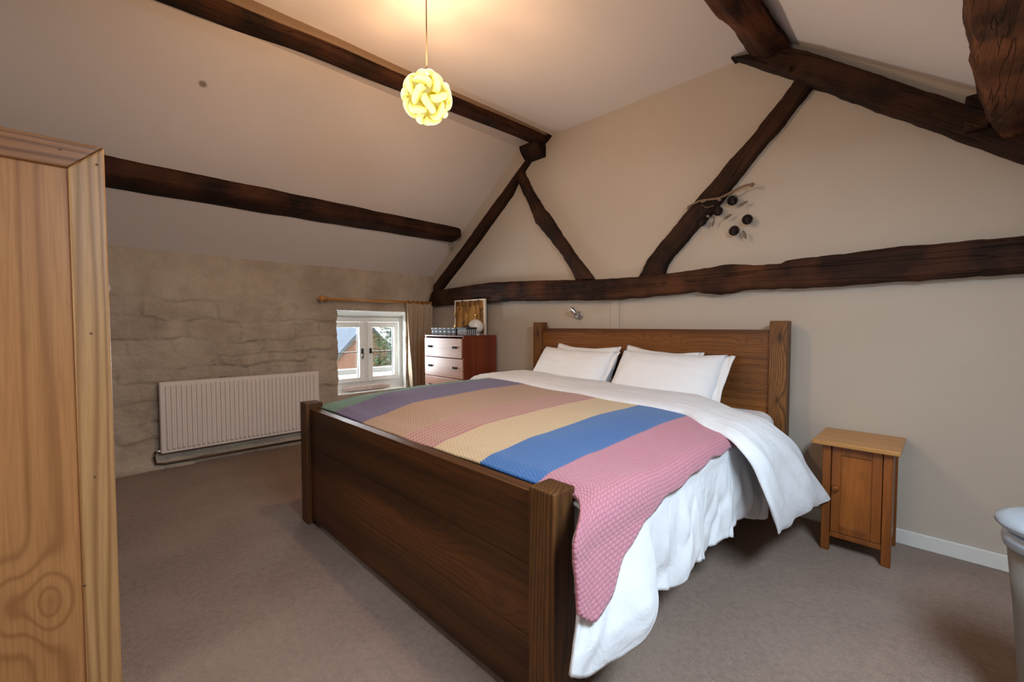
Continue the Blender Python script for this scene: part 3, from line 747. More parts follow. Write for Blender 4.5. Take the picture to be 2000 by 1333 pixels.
def sheet_mesh(sfun, ny, ns, y0f, y1f, off=0.0, uvf=None):
    m = MB(); uv = []; vs = []
    for i in range(ny + 1):
        v = i / ny
        for j in range(ns + 1):
            u = j / ns; s_, y_ = sfun(u, v); vs.append(duvet_pt(s_, y_, off)); uv.append((s_, y_))
    fs = [(i * (ns + 1) + j, i * (ns + 1) + j + 1, (i + 1) * (ns + 1) + j + 1, (i + 1) * (ns + 1) + j) for i in range(ny) for j in range(ns)]
    m.add(vs, fs); m.uv = uv; return m
FW = XRt - XLft
def duv(u, v):
    y = lerp(0.990, 2.70, v)
    s0 = -0.36
    s1 = FW + (top_z(XRt, y) - interp(HEM, y)) + 0.05 + 0.012 * math.sin(y * 23) + 0.012 * nz(y, 0, 0, 5)
    return lerp(s0, s1, u), y
m = sheet_mesh(duv, 280, 280, 0, 0)
duvet = tag(m.build('duvet', M_duvet, smooth=True, solid=0.012, off=-1), 'white cotton duvet hanging down the right side of the bed', 'duvet')
# ---- knitted blanket lying on it
BL = [(0.98, 0.25), (1.04, 0.285), (1.09, 0.27), (1.15, 0.20), (1.24, 0.145), (1.4, 0.105), (1.8, 0.085), (2.15, 0.09), (2.4, 0.08)]
def blk(u, v):
    sR0 = FW + interp(BL, lerp(0.985, 2.36, v)) + 0.0
    y = lerp(0.988, 2.36, v)
    s = lerp(-0.17, sR0, u)
    # rounded bottom corner near the foot post
    k = max(0.0, (s - (FW + 0.20)) / 0.12); y2 = y + 0.02 * k * k * (1 - v)
    return s + 0.004 * math.sin(y * 31) * u, y2 - 0.030 * sstep(FW - 0.02, FW + 0.12, s) * (1 - v)
m = sheet_mesh(blk, 150, 240, 0, 0, 0.012)
m.uv = [(a + 0.02 + 0.17 - 0.17 + 0.02 * math.sin((y - 1.0) * 2.2) , y) for a, y in m.uv]
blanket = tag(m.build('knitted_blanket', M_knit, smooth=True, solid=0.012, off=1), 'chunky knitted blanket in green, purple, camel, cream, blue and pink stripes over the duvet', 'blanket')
# ---- turned-back flap of the duvet
FR = [(-0.35, 2.18), (0.0, 2.16), (0.5, 2.19), (0.9, 2.19), (1.25, 2.13), (1.52, 2.13), (1.70, 2.13), (1.86, 2.02), (2.05, 1.95), (2.25, 1.98), (2.5, 2.09)]
BK = [(-0.35, 2.70), (0.0, 2.72), (0.9, 2.76), (1.3, 2.76), (1.55, 2.70), (1.75, 2.55), (1.90, 2.46), (2.05, 2.46), (2.2, 2.60), (2.5, 2.74)]
def flap_pt(s, t, side):
    """t 0..1 from front fold to back edge; side +1 upper skin, -1 lower"""
    y = lerp(interp(FR, s), interp(BK, s), t)
    base = duvet_pt(min(s, FW + 0.13), min(max(y, 1.3), 2.68), 0.0)
    thick = 0.056 * math.sqrt(max(0.0, 1 - (2 * t - 1) ** 4)) * (1 + 0.25 * nz(s, y, 2.2, 4))
    edge = 0.016
    if s <= FW:
        p = Vector((base.x, y, base.z + edge)); n_ = Vector((0, 0, 1))
        h = 0.0
    else:
        q = s - FW
        # leaves the bed and hangs outward, corner pointing to the bedside cabinet
        ang = min(q / 0.34, 1.0) * math.radians(66)
        x = XRt; z = top_z(XRt, y); st = 24
        for k in range(st):
            a_ = min((q * (k + 0.5) / st) / 0.24, 1.0) * math.radians(lerp(79, 68, t)); x += q / st * math.cos(a_); z -= q / st * math.sin(a_)
        p = Vector((x, y, z + edge)); a_ = min(q / 0.24, 1.0) * math.radians(lerp(79, 68, t)); n_ = Vector((math.sin(a_), 0, math.cos(a_)))
        w_ = sstep(0.05, 0.4, q)
        thick *= 1 - 0.35 * sstep(0.35, 0.60, q)
        p += n_ * w_ * (0.016 * math.sin(t * 11 + q * 4) + 0.007 * math.sin(t * 26 - q * 9) + 0.02 * nz(q * 2, t * 3, 5.0, 1.5))
    wr = 0.004 * nz(s * 1.2, t * 6, 7.7, 3)
    return p + n_ * (side * thick * (0.5 if side > 0 else 0.28) + thick * 0.25 + wr)
SE = [(0.0, FW + 0.575), (1.0, FW + 0.56)]
m = MB(); NS, NTt = 200, 44; vs = []
for i in range(NS + 1):
    for j in range(NTt * 2):
        side = 1 if j < NTt else -1; t = (j if j < NTt else 2 * NTt - j) / NTt
        t = 0.5 - 0.5 * math.cos(math.pi * t)
        sE = lerp(FW + 0.50, FW + 0.535, t) + 0.012 * math.sin(t * 9)
        s = lerp(-0.30, sE, i / NS)
        p = flap_pt(s, t, side)
        rem = (sE - s) / 0.07
        if rem < 1:
            pm = (flap_pt(s, t, 1) + flap_pt(s, t, -1)) / 2; k = math.sqrt(max(0, 1 - (1 - rem) ** 2)); p = pm.lerp(p, k)
        vs.append(p)
N2 = NTt * 2
fs = [(i * N2 + j, (i + 1) * N2 + j, (i + 1) * N2 + (j + 1) % N2, i * N2 + (j + 1) % N2) for i in range(NS) for j in range(N2)]
fs.append(tuple(range(N2))); fs.append(tuple(NS * N2 + k for k in reversed(range(N2))))
m.add(vs, fs)
flap = m.build('turned_back_fold', M_duvet, duvet, smooth=True)

# ---- pillows
def pillow(c, wd_, ht, th, lean, yaw, roll, label, seed, ear=0.03):
    m = MB(); n = 34; top = []; bot = []
    Rm = Matrix.Rotation(math.radians(yaw), 3, 'Z') @ Matrix.Rotation(math.radians(lean), 3, 'X') @ Matrix.Rotation(math.radians(roll), 3, 'Y')
    def P(i, j, sd):
        u = -1 + 2 * i / n; v = -1 + 2 * j / n
        pin = 1 - 0.035 * (1 - v * v) * abs(u) ** 3
        pin2 = 1 - 0.045 * (1 - u * u) * abs(v) ** 3
        x = u * wd_ / 2 * pin; z_ = v * ht / 2 * pin2
        e = max(0.0, (1 - abs(u) ** 3.2)) ** 0.62 * max(0.0, (1 - abs(v) ** 3.0)) ** 0.62
        h = th / 2 * e + 0.005 * nz(u * 2 + seed, v * 2, sd, 2.2) * (0.3 + e) + 0.006 * e * math.sin((abs(u) * 14 + v * 5 + seed)) * abs(u) ** 3
        sag = -0.02 * (1 - u * u) * (v + 1) * 0.5
        return Vector(c) + Rm @ Vector((x, -sd * h, z_ + sag + 0.012 * nz(u * 1.5 + seed, 0, 1, 1)))
    V = {}
    def idx(i, j, sd):
        if i in (0, n) or j in (0, n): sd = 1
        k = (i, j, sd)
        if k not in V: V[k] = len(m.v); m.v.append(P(i, j, sd) if not (i in (0, n) or j in (0, n)) else (P(i, j, 1) + P(i, j, -1)) / 2)
        return V[k]
    for i in range(n):
        for j in range(n):
            m.f.append([idx(i, j, 1), idx(i + 1, j, 1), idx(i + 1, j + 1, 1), idx(i, j + 1, 1)]); m.mi.append(0)
            m.f.append([idx(i, j, -1), idx(i, j + 1, -1), idx(i + 1, j + 1, -1), idx(i + 1, j, -1)]); m.mi.append(0)
    o = m.build('pillow', M_pillow, smooth=True)
    # open-end flap of the pillowcase on the right
    f = MB(); vs = []
    for i in range(7):
        for j in range(25):
            u = 1 + i / 6 * ear * 2 / wd_; v = -1 + 2 * j / 24
            vs.append(Vector(c) + Rm @ Vector(((u - 0.048 * (1 - v * v) * 1.0) * wd_ / 2 - 0.004, 0.006 * math.sin(v * 7 + i), v * ht / 2 * 0.985)))
    f.add(vs, [(i * 25 + j, (i + 1) * 25 + j, (i + 1) * 25 + j + 1, i * 25 + j + 1) for i in range(6) for j in range(24)])
    f.build('pillowcase_flap', M_pillow, o, smooth=True, solid=0.006)
    return tag(o, label, 'pillow', 'white pillows against the headboard')
pillow((-2.09, 2.855, 0.818), 0.60, 0.42, 0.13, -24, 0, 1, 'white pillow behind the left front pillow, leaning on the headboard', 1.0)
pillow((-1.45, 2.855, 0.815), 0.56, 0.42, 0.13, -24, 0, 4, 'white pillow behind the right front pillow, only its top edge showing', 2.0)
pillow((-2.13, 2.745, 0.795), 0.72, 0.46, 0.20, -37, 0, 2, 'white front pillow on the left half of the bed', 3.0, 0.035)
pillow((-1.340, 2.745, 0.800), 0.74, 0.46, 0.21, -37, 0, 1, 'white front pillow on the right half of the bed', 4.0, 0.05)

# ================================================================ bedside cabinet (right)
NX0, NX1, NY0, NY1 = -0.437, -0.160, 2.715, 3.045
ns = thing('bedside_cabinet', ((NX0 + NX1) / 2, (NY0 + NY1) / 2, 0), 'small antique pine bedside cabinet with one door, right of the bed against the gable wall', 'bedside cabinet')
M_ns_t2 = M_ns_top
box('top', -0.478, -0.134, 2.68, 3.065, 0.555, 0.575, M_ns_top, ns, bevel=0.003)
for (x, y) in ((NX0, NY0), (NX1 - 0.036, NY0), (NX0, NY1 - 0.036), (NX1 - 0.036, NY1 - 0.036)): box('leg', x, x + 0.036, y, y + 0.036, 0, 0.555, M_ns, ns)
for x in (NX0 + 0.008, NX1 - 0.020): box('side_panel', x, x + 0.012, NY0 + 0.036, NY1 - 0.036, 0.085, 0.555, M_ns, ns)
box('back_panel', NX0 + 0.036, NX1 - 0.036, NY1 - 0.02, NY1 - 0.01, 0.085, 0.555, M_ns, ns)
box('bottom_rail', NX0 + 0.036, NX1 - 0.036, NY0 + 0.006, NY0 + 0.028, 0.075, 0.100, M_ns, ns)
box('shelf', NX0 + 0.02, NX1 - 0.02, NY0 + 0.03, NY1 - 0.02, 0.085, 0.098, M_ns, ns)
dx0, dx1, dz0, dz1 = NX0 + 0.039, NX1 - 0.039, 0.103, 0.552
m = MB(); 
m.box(dx0, dx0 + 0.038, NY0 + 0.004, NY0 + 0.022, dz0, dz1); m.box(dx1 - 0.038, dx1, NY0 + 0.004, NY0 + 0.022, dz0, dz1)
m.box(dx0 + 0.038, dx1 - 0.038, NY0 + 0.0045, NY0 + 0.022, dz0, dz0 + 0.038); m.box(dx0 + 0.038, dx1 - 0.038, NY0 + 0.0045, NY0 + 0.022, dz1 - 0.045, dz1)
dr = m.build('door', M_ns, ns, bevel=0.002)
box('door_panel', dx0 + 0.036, dx1 - 0.036, NY0 + 0.012, NY0 + 0.020, dz0 + 0.036, dz1 - 0.043, M_ns_panel, dr, bevel=0)
m = MB(); m.lathe((dx0 + 0.020, NY0 + 0.004, 0.335), [(0.0, -0.026), (0.010, -0.026), (0.015, -0.021), (0.016, -0.015), (0.012, -0.009), (0.007, -0.006), (0.008, 0.0)], 18, 'y')
m.build('knob', M_ns, dr, smooth=True)

# left bedside table (mostly hidden behind the duvet)
lt = thing('bedside_table', (-2.92, 2.9, 0), 'grey-topped bedside table left of the headboard, mostly hidden by the bed', 'bedside table')
M_greyt = plain('grey_painted_wood', (0.30, 0.29, 0.26), 0.5)
box('top', -3.09, -2.75, 2.76, 3.06, 0.695, 0.715, M_greyt, lt)
for (x, y) in ((-3.075, 2.775), (-2.795, 2.775), (-3.075, 3.015), (-2.795, 3.015)): box('leg', x, x + 0.03, y, y + 0.03, 0, 0.695, M_greyt, lt)
box('apron', -3.06, -2.78, 2.785, 3.035, 0.60, 0.695, M_greyt, lt)

# ================================================================ chest of drawers
DX0, DX1, DY0, DY1, DH = -3.955, -3.293, 2.612, 3.04, 1.068
ch = thing('chest_of_drawers', ((DX0 + DX1) / 2, (DY0 + DY1) / 2, 0), 'tall red mahogany chest of drawers in the corner between curtain and bed', 'chest of drawers')
m = MB(); m.box(DX0, DX0 + 0.018, DY0, DY1, 0.03, DH - 0.016); m.box(DX1 - 0.018, DX1, DY0, DY1, 0.03, DH - 0.016); m.box(DX0 + 0.018, DX1 - 0.018, DY1 - 0.01, DY1, 0.03, DH - 0.016); m.box(DX0 + 0.018, DX1 - 0.018, DY0 + 0.02, DY1 - 0.01, 0.03, 0.05)
m.build('body', M_mahog, ch)
box('top', DX0 - 0.003, DX1 + 0.003, DY0 - 0.006, DY1, DH - 0.016, DH, M_mahog, ch)
box('plinth', DX0 + 0.02, DX1 - 0.02, DY0 + 0.02, DY1 - 0.02, 0, 0.03, M_mahog, ch)
zt = DH - 0.030
for k in range(5):
    z1 = zt; z0 = zt - 0.196; zt = z0 - 0.006
    o = 0.024 if k == 0 else 0.008
    m = MB(); m.box(DX0 + 0.004, DX1 - (0.020 if k == 0 else 0.006), DY0 - (0.012), DY0 + 0.006, z0, z1)
    m.box(DX0 + 0.03, DX1 - 0.03, DY0 + 0.006, DY1 - 0.05, z0 + 0.01, z1 - 0.04)
    d = m.build('drawer', M_mahog_sheen, ch, bevel=0.003)
    for fx in (0.165, 0.80):
        x = lerp(DX0, DX1, fx); z = z0 + 0.105; y = DY0 - 0.012
        m = MB()
        m.lathe((x - 0.022, y, z), [(0.013, 0.0), (0.013, -0.004), (0.006, -0.012), (0.009, -0.018), (0.0, -0.021)], 12, 'y')
        m.lathe((x + 0.022, y, z), [(0.013, 0.0), (0.013, -0.004), (0.006, -0.012), (0.009, -0.018), (0.0, -0.021)], 12, 'y')
        m.tube([(x - 0.026, y - 0.017, z), (x, y - 0.022, z - 0.002), (x + 0.026, y - 0.017, z)], 0.005, 8)
        m.build('handle', M_black, d, smooth=True)
# things on the chest
def check_mat():
    s = NT('black_white_gingham'); v = s.coord('Object'); sp = s.add('ShaderNodeSeparateXYZ'); s.l.new(v, sp.inputs[0])
    a = s.math('GREATER_THAN', s.math('SINE', s.math('MULTIPLY', sp.outputs[0], 2 * math.pi / 0.075)), 0.0)
    b = s.math('GREATER_THAN', s.math('SINE', s.math('MULTIPLY', sp.outputs[2], 2 * math.pi / 0.036)), 0.0)
    f = s.math('MULTIPLY', s.math('ADD', a, b), 0.5)
    return s.fin(s.ramp(f, [(0.0, (0.010, 0.010, 0.012)), (0.5, (0.05, 0.05, 0.055)), (1.0, (0.42, 0.44, 0.46))]), 0.7)
def stripe_mat():
    s = NT('black_white_stripes'); v = s.coord('Object'); sp = s.add('ShaderNodeSeparateXYZ'); s.l.new(v, sp.inputs[0])
    a = s.math('GREATER_THAN', s.math('SINE', s.math('MULTIPLY', s.math('ADD', sp.outputs[0], sp.outputs[1]), 2 * math.pi / 0.026)), 0.1)
    return s.fin(s.mix(a, (0.02, 0.02, 0.022), (0.42, 0.40, 0.42)), 0.7)
M_check = check_mat(); M_stripe = stripe_mat(); M_blackbox = plain('black_card', (0.015, 0.015, 0.017), 0.6)
cb_ = thing('storage_box', (-3.67, 2.76, DH), 'low black and white checked box lying on the left of the mahogany chest', 'box')
box('box_body', -3.915, -3.485, 2.665, 2.87, DH, DH + 0.050, M_check, cb_, bevel=0.004); box('lid', -3.92, -3.48, 2.66, 2.875, DH + 0.050, DH + 0.075, M_check, cb_, bevel=0.004)
sb = thing('storage_box', (-3.39, 2.73, DH), 'small black and white striped box beside the white globe on chest', 'box')
box('box_body', -3.465, -3.315, 2.665, 2.79, DH, DH + 0.062, M_stripe, sb, bevel=0.003); box('lid', -3.470, -3.310, 2.66, 2.795, DH + 0.062, DH + 0.080, M_blackbox, sb, bevel=0.003)
m = MB(); m.tube([(-3.43, 2.73, DH + 0.08), (-3.42, 2.73, DH + 0.092), (-3.36, 2.73, DH + 0.092), (-3.35, 2.73, DH + 0.08)], 0.006, 6); m.build('lid_handle', M_blackbox, sb)
gl = thing('globe_lamp', (-3.425, 2.875, DH), 'white glass globe lamp standing on the right end of the chest', 'lamp')
M_globe = plain('opal_glass', (0.72, 0.68, 0.63), 0.25)
m = MB(); m.lathe((-3.425, 2.875, DH + 0.086), [(0.078 * math.sin(math.pi * k / 20) + 1e-4, -0.078 * math.cos(math.pi * k / 20)) for k in range(21)], 32); m.build('globe', M_globe, gl, smooth=True)
m = MB(); m.lathe((-3.425, 2.875, DH), [(0.040, 0.0), (0.040, 0.010), (0.030, 0.016)], 24); m.build('base', M_white_paint, gl)
bd = thing('picture_board', (-3.66, 2.985, DH), 'square white-edged board hung with gold trinkets, propped on the chest', 'picture board')
M_plank = wood('golden_plank_board', 2, (0.07, 0.022, 0.004), (0.34, 0.145, 0.028), (0.48, 0.23, 0.05), 60, 0.1, 10, lines=0.6, rough=0.8, spec=0.1)
M_gold = plain('gold_metal', (0.85, 0.55, 0.18), 0.25, 0.9); M_cream = plain('cream_edge', (0.68, 0.60, 0.48), 0.6)
BX0, BX1, BZ0, BZ1 = -3.915, -3.400, DH + 0.001, 1.447
box('board', BX0 + 0.012, BX1 - 0.012, 2.980, 2.994, BZ0 + 0.012, BZ1 - 0.012, M_plank, bd, bevel=0)
m = MB(); m.box(BX0, BX0 + 0.014, 2.974, 2.998, BZ0, BZ1); m.box(BX1 - 0.018, BX1, 2.974, 2.998, BZ0, BZ1); m.box(BX0 + 0.014, BX1 - 0.018, 2.974, 2.998, BZ1 - 0.014, BZ1); m.box(BX0 + 0.014, BX1 - 0.018, 2.974, 2.998, BZ0, BZ0 + 0.012)
m.build('frame', M_cream, bd)
rnd = random.Random(5)
for (fx, fz, ln) in ((0.10, 0.93, .03), (0.28, 0.96, .05), (0.42, 0.90, .10), (0.55, 0.94, .04), (0.68, 0.92, .03), (0.80, 0.95, .03), (0.13, 0.80, .03), (0.72, 0.55, .08), (0.88, 0.70, .07), (0.30, 0.35, .05), (0.62, 0.34, .05), (0.02, 0.6, .03), (0.02, 0.25, .03)):
    x = lerp(BX0, BX1, fx); z = lerp(BZ0, BZ1, fz); m = MB(); y = 2.970
    m.lathe((x, y, z), [(0.008, -0.006), (0.013, 0.0), (0.008, 0.006)], 8, 'y')
    pts = [(x + 0.006 * math.sin(i * 1.3), y - 0.002, z - ln * i / 6) for i in range(7)]; m.tube(pts, 0.005, 5)
    m.lathe((pts[-1][0], y, pts[-1][2] - 0.006), [(0.0001, -0.007), (0.008, 0.0), (0.0001, 0.007)], 8, 'z')
    m.build('trinket', M_gold if rnd.random() < 0.6 else M_pipe, bd)

# ================================================================ radiator
RX, RYa, RYb, RZa, RZb = -4.40, 0.415, 1.655, 0.136, 0.711
rad = thing('radiator', (RX, (RYa + RYb) / 2, 0.136), 'long white ribbed panel radiator on the rough stone wall', 'radiator')
m = MB(); N = 35; pr = []
pitch = (RYb - RYa - 0.06) / N
prof2 = [(RYa, RX - 0.012), (RYa + 0.006, RX - 0.002), (RYa + 0.028, RX - 0.002)]
for k in range(N):
    y0 = RYa + 0.03 + k * pitch
    prof2 += [(y0 + pitch * 0.15, RX - 0.002), (y0 + pitch * 0.30, RX + 0.011), (y0 + pitch * 0.70, RX + 0.011), (y0 + pitch * 0.85, RX - 0.002)]
prof2 += [(RYb - 0.028, RX - 0.002), (RYb - 0.006, RX - 0.002), (RYb, RX - 0.012)]
flat = [(y, min(x, RX - 0.002)) for y, x in prof2]
levels = [(RZa, flat, -0.012), (RZa + 0.006, flat, 0), (RZa + 0.022, flat, 0), (RZa + 0.036, prof2, 0), (RZb - 0.036, prof2, 0), (RZb - 0.022, flat, 0), (RZb - 0.006, flat, 0), (RZb, flat, -0.012)]
m.loops([[(x + dx, y, z) for y, x in p] for z, p, dx in levels], False, closed=False)
m.build('front_panel', M_rad, rad, solid=0.004)
m = MB(); m.box(RX - 0.075, RX - 0.065, RYa + 0.004, RYb - 0.004, RZa + 0.004, RZb - 0.01); m.build('back_panel', M_rad, rad)
for ye in (RYa + 0.001, RYb - 0.005):
    m = MB(); m.box(RX - 0.068, RX - 0.008, ye, ye + 0.004, RZa + 0.002, RZb - 0.002); m.build('end_cover', M_rad, rad)
m = MB()
for k in range(70):
    y = lerp(RYa + 0.02, RYb - 0.02, k / 69); m.box(RX - 0.066, RX - 0.012, y - 0.004, y + 0.004, RZb - 0.012, RZb - 0.006)
m.build('top_grille', M_rad, rad)
m = MB(); m.tube([(RX - 0.04, RYa - 0.02, 0.155), (RX - 0.04, RYa - 0.035, 0.15), (RX - 0.04, RYa - 0.04, 0.10), (RX - 0.04, RYa - 0.03, 0.055), (RX - 0.04, RYa + 0.03, 0.045), (RX - 0.035, RYa + 0.2, 0.045), (RX - 0.03, RYb + 0.1, 0.045)], 0.009, 10)
tag(m.build('radiator_pipe', M_pipe, rad, smooth=True))
m = MB(); m.lathe((RX - 0.04, RYa - 0.012, 0.155), [(0.012, -0.016), (0.014, -0.005), (0.010, 0.0), (0.009, 0.02)], 12, 'y'); m.build('valve', M_chrome, rad)

# curtain rod, brackets, finials
RDX, RDZ = -4.42, 1.438
rod = thing('curtain_pole', (RDX, 2.35, RDZ), 'varnished wooden curtain pole with turned finial above the small window', 'curtain pole')
m = MB(); m.tube([(RDX, 1.74, RDZ - 0.002), (RDX, 3.03, RDZ)], 0.0125, 16); m.build('pole', M_rod, rod, smooth=True)
def finial(y, sg):
    m = MB(); p = [(0.0001, -0.005), (0.008, 0.0), (0.014, 0.004), (0.010, 0.010), (0.022, 0.016), (0.032, 0.028), (0.033, 0.040), (0.024, 0.052), (0.013, 0.058), (0.022, 0.064), (0.023, 0.070), (0.015, 0.078), (0.0001, 0.08)]
    m.lathe((RDX, y, RDZ), [(r, h * sg) for r, h in p], 20, 'y'); m.build('finial', M_rod, rod, smooth=True)
finial(1.665, 1); 
m = MB(); m.lathe((RDX, 3.048, RDZ), [(0.0001, -0.03), (0.02, -0.022), (0.024, 0.0), (0.016, 0.02), (0.0001, 0.03)], 18, 'y'); m.build('finial', M_rod, rod, smooth=True)
for y in (1.765, 3.0):
    m = MB(); m.lathe((RDX, y, RDZ), [(0.017, -0.008), (0.022, -0.004), (0.022, 0.004), (0.017, 0.008)], 18, 'y'); m.tube([(RDX, y, RDZ), (XL - 0.02, y, RDZ - 0.005)], 0.011, 10)
    m.lathe((XL + 0.004, y, RDZ - 0.005), [(0.024, -0.015), (0.024, 0.008), (0.014, 0.014)], 16, 'x'); m.build('bracket', M_rod, rod, smooth=True)
# curtain
m = MB(); NZ, NY = 60, 220; vs = []
for i in range(NZ + 1):
    t = i / NZ; z = lerp(RDZ - 0.012, 0.06, t)
    y0 = interp([(0, 2.655), (0.12, 2.665), (0.4, 2.675), (0.7, 2.70), (1, 2.74)], t); y1 = interp([(0, 3.03), (0.1, 3.02), (0.4, 2.97), (0.7, 2.93), (1, 2.92)], t)
    for j in range(NY + 1):
        u = j / NY; amp = interp([(0, 0.010), (0.04, 0.014), (0.10, 0.026), (0.5, 0.052), (1, 0.056)], t)
        ph = u * 2 * math.pi * 5 + 1.8 * nz(u * 3, t * 1.2, 2.0, 1.6)
        x = RDX + amp * math.sin(ph) + 0.010 * nz(u * 6, t * 2, 4.0, 1.0)
        if t < 0.05: x += 0.006 * math.sin(u * 2 * math.pi * 26)
        vs.append((x, lerp(y0, y1, u) + 0.006 * math.cos(ph * 2), z + (0.006 * math.sin(u * 2 * math.pi * 26) if i == 0 else 0)))
m.add(vs, [(i * (NY + 1) + j, i * (NY + 1) + j + 1, (i + 1) * (NY + 1) + j + 1, (i + 1) * (NY + 1) + j) for i in range(NZ) for j in range(NY)])
cur = m.build('curtain', M_curtain, smooth=True, solid=0.003)
tag(cur, 'beige pleated curtain gathered at the right side of the window', 'curtain')
for k in range(6):
    m = MB(); y = 2.69 + k * 0.062; m.lathe((RDX, y, RDZ), [(0.016, -0.004), (0.020, -0.004), (0.020, 0.004), (0.016, 0.004), (0.016, -0.004)], 18, 'y'); m.build('curtain_ring', M_rod, cur)

# patterned roll on the sill
def spot_mat():
    s = NT('speckled_fabric'); n1 = s.noise(s.coord('Object'), 55, 3, 0.7)
    return s.fin(s.ramp(n1, [(0.40, (0.62, 0.60, 0.56)), (0.5, (0.42, 0.22, 0.17)), (0.6, (0.62, 0.60, 0.56)), (0.7, (0.16, 0.16, 0.14))], 'LINEAR'), 0.8)
m = MB(); rings = []
for i in range(25):
    t = i / 24; r = 0.032 * (min(1, 6 * t, 6 * (1 - t)) ** 0.5 if 0 < t < 1 else 0.25)
    rings.append([(XF + 0.062 + r * math.cos(a * math.pi / 8) * 0.9, lerp(1.98, 2.55, t), WZ0 + 0.032 + r * math.sin(a * math.pi / 8)) for a in range(16)])
m.loops(rings); tag(m.build('draught_excluder', spot_mat(), smooth=True), 'red and grey speckled cloth roll lying on the white windowsill', 'cloth roll')

# ================================================================ pendant lamp
PX, PY, PZ, PRr = -1.865, 1.251, 2.31, 0.128
pen = thing('pendant_lamp', (PX, PY, ZC), 'glowing yellow puzzle ball pendant lamp hanging from the ceiling on thin cord', 'pendant lamp')
m = MB(); m.tube([(PX, PY, ZC - 0.02), (PX, PY, PZ + 0.13)], 0.0032, 8); m.build('cord', plain('beige_flex', (0.22, 0.16, 0.09), 0.6), pen, smooth=True)
m = MB(); m.lathe((PX, PY, ZC - 0.03), [(0.012, -0.005), (0.045, 0.005), (0.05, 0.03)], 24); m.build('ceiling_rose', M_white_paint, pen, smooth=True)
m = MB(); m.lathe((PX, PY, PZ + 0.125), [(0.010, -0.01), (0.012, 0.0), (0.005, 0.02)], 16); m.build('lamp_holder', plain('holder', (0.6, 0.4, 0.15), 0.5), pen, smooth=True)
def shade_mat(name, emc, es, tr, trc, edge=False):
    s = NT(name); em = s.add('ShaderNodeEmission'); em.inputs[0].default_value = (*emc, 1); em.inputs[1].default_value = es
    if edge:
        tc = s.add('ShaderNodeTexCoord'); sp_ = s.add('ShaderNodeSeparateXYZ'); s.l.new(tc.outputs['UV'], sp_.inputs[0])
        e = s.math('MAXIMUM', s.math('ABSOLUTE', sp_.outputs[1]), s.math('MULTIPLY', s.math('ABSOLUTE', sp_.outputs[0]), 0.85))
        s.l.new(s.ramp(e, [(0.50, emc), (0.9, (1.0, 0.78, 0.12)), (1.0, (0.8, 0.56, 0.02))]), em.inputs[0])
    tp = s.add('ShaderNodeBsdfTransparent'); tp.inputs[0].default_value = (*trc, 1); mx = s.add('ShaderNodeMixShader'); mx.inputs[0].default_value = tr
    s.l.new(em.outputs[0], mx.inputs[1]); s.l.new(tp.outputs[0], mx.inputs[2]); s.l.new(mx.outputs[0], s.out.inputs[0]); return s.m
M_petal = shade_mat('glowing_petal', (1.0, 0.90, 0.58), 0.95, 0.30, (1.0, 1.0, 1.0), True)
M_core = shade_mat('glowing_core', (1.0, 0.66, 0.01), 0.40, 0.50, (1.0, 1.0, 1.0))
# icosahedron edges carry the puffed petals
g = (1 + 5 ** 0.5) / 2
ico = [Vector(p).normalized() for p in [(-1, g, 0), (1, g, 0), (-1, -g, 0), (1, -g, 0), (0, -1, g), (0, 1, g), (0, -1, -g), (0, 1, -g), (g, 0, -1), (g, 0, 1), (-g, 0, -1), (-g, 0, 1)]]
rotm = Matrix.Rotation(0.35, 3, 'X') @ Matrix.Rotation(0.5, 3, 'Z'); ico = [rotm @ p for p in ico]
m = MB(); uvp = []; c0 = Vector((PX, PY, PZ))
for a in range(12):
    for b in range(a + 1, 12):
        if (ico[a] - ico[b]).length < 1.1:
            mid = ((ico[a] + ico[b]) / 2).normalized(); t = (ico[b] - ico[a]).normalized(); t = (t - mid * t.dot(mid)).normalized(); bt = mid.cross(t)
            ang = math.radians(24); t2 = t * math.cos(ang) + bt * math.sin(ang); b2 = mid.cross(t2)
            vs = []; nu, nv = 14, 8
            for i in range(nu + 1):
                for j in range(nv + 1):
                    u = -1 + 2 * i / nu; v = -1 + 2 * j / nv
                    wdt = 0.0245 * (1 - 0.30 * abs(u) ** 3)
                    base = mid * 1.0 + t2 * (u * 0.066 / PRr) + b2 * ((v * wdt + 0.010 * math.sin(u * 2.6)) / PRr)
                    base.normalize(); h = 0.112 - 0.012 * abs(u) ** 3 + 0.016 * math.sqrt(max(0, 1 - v * v)) * (1 - 0.5 * u * u) + 0.006 * v * u
                    vs.append(c0 + base * h); uvp.append((u, v))
            m.add(vs, [(i * (nv + 1) + j, (i + 1) * (nv + 1) + j, (i + 1) * (nv + 1) + j + 1, i * (nv + 1) + j + 1) for i in range(nu) for j in range(nv)])
m.uv = uvp; m.build('lamp_shade', M_petal, pen, smooth=True)
m = MB(); m.lathe((PX, PY, PZ), [(0.100 * math.sin(math.pi * k / 20) + 1e-4, -0.100 * math.cos(math.pi * k / 20)) for k in range(21)], 28); m.build('inner_shade', M_core, pen, smooth=True)

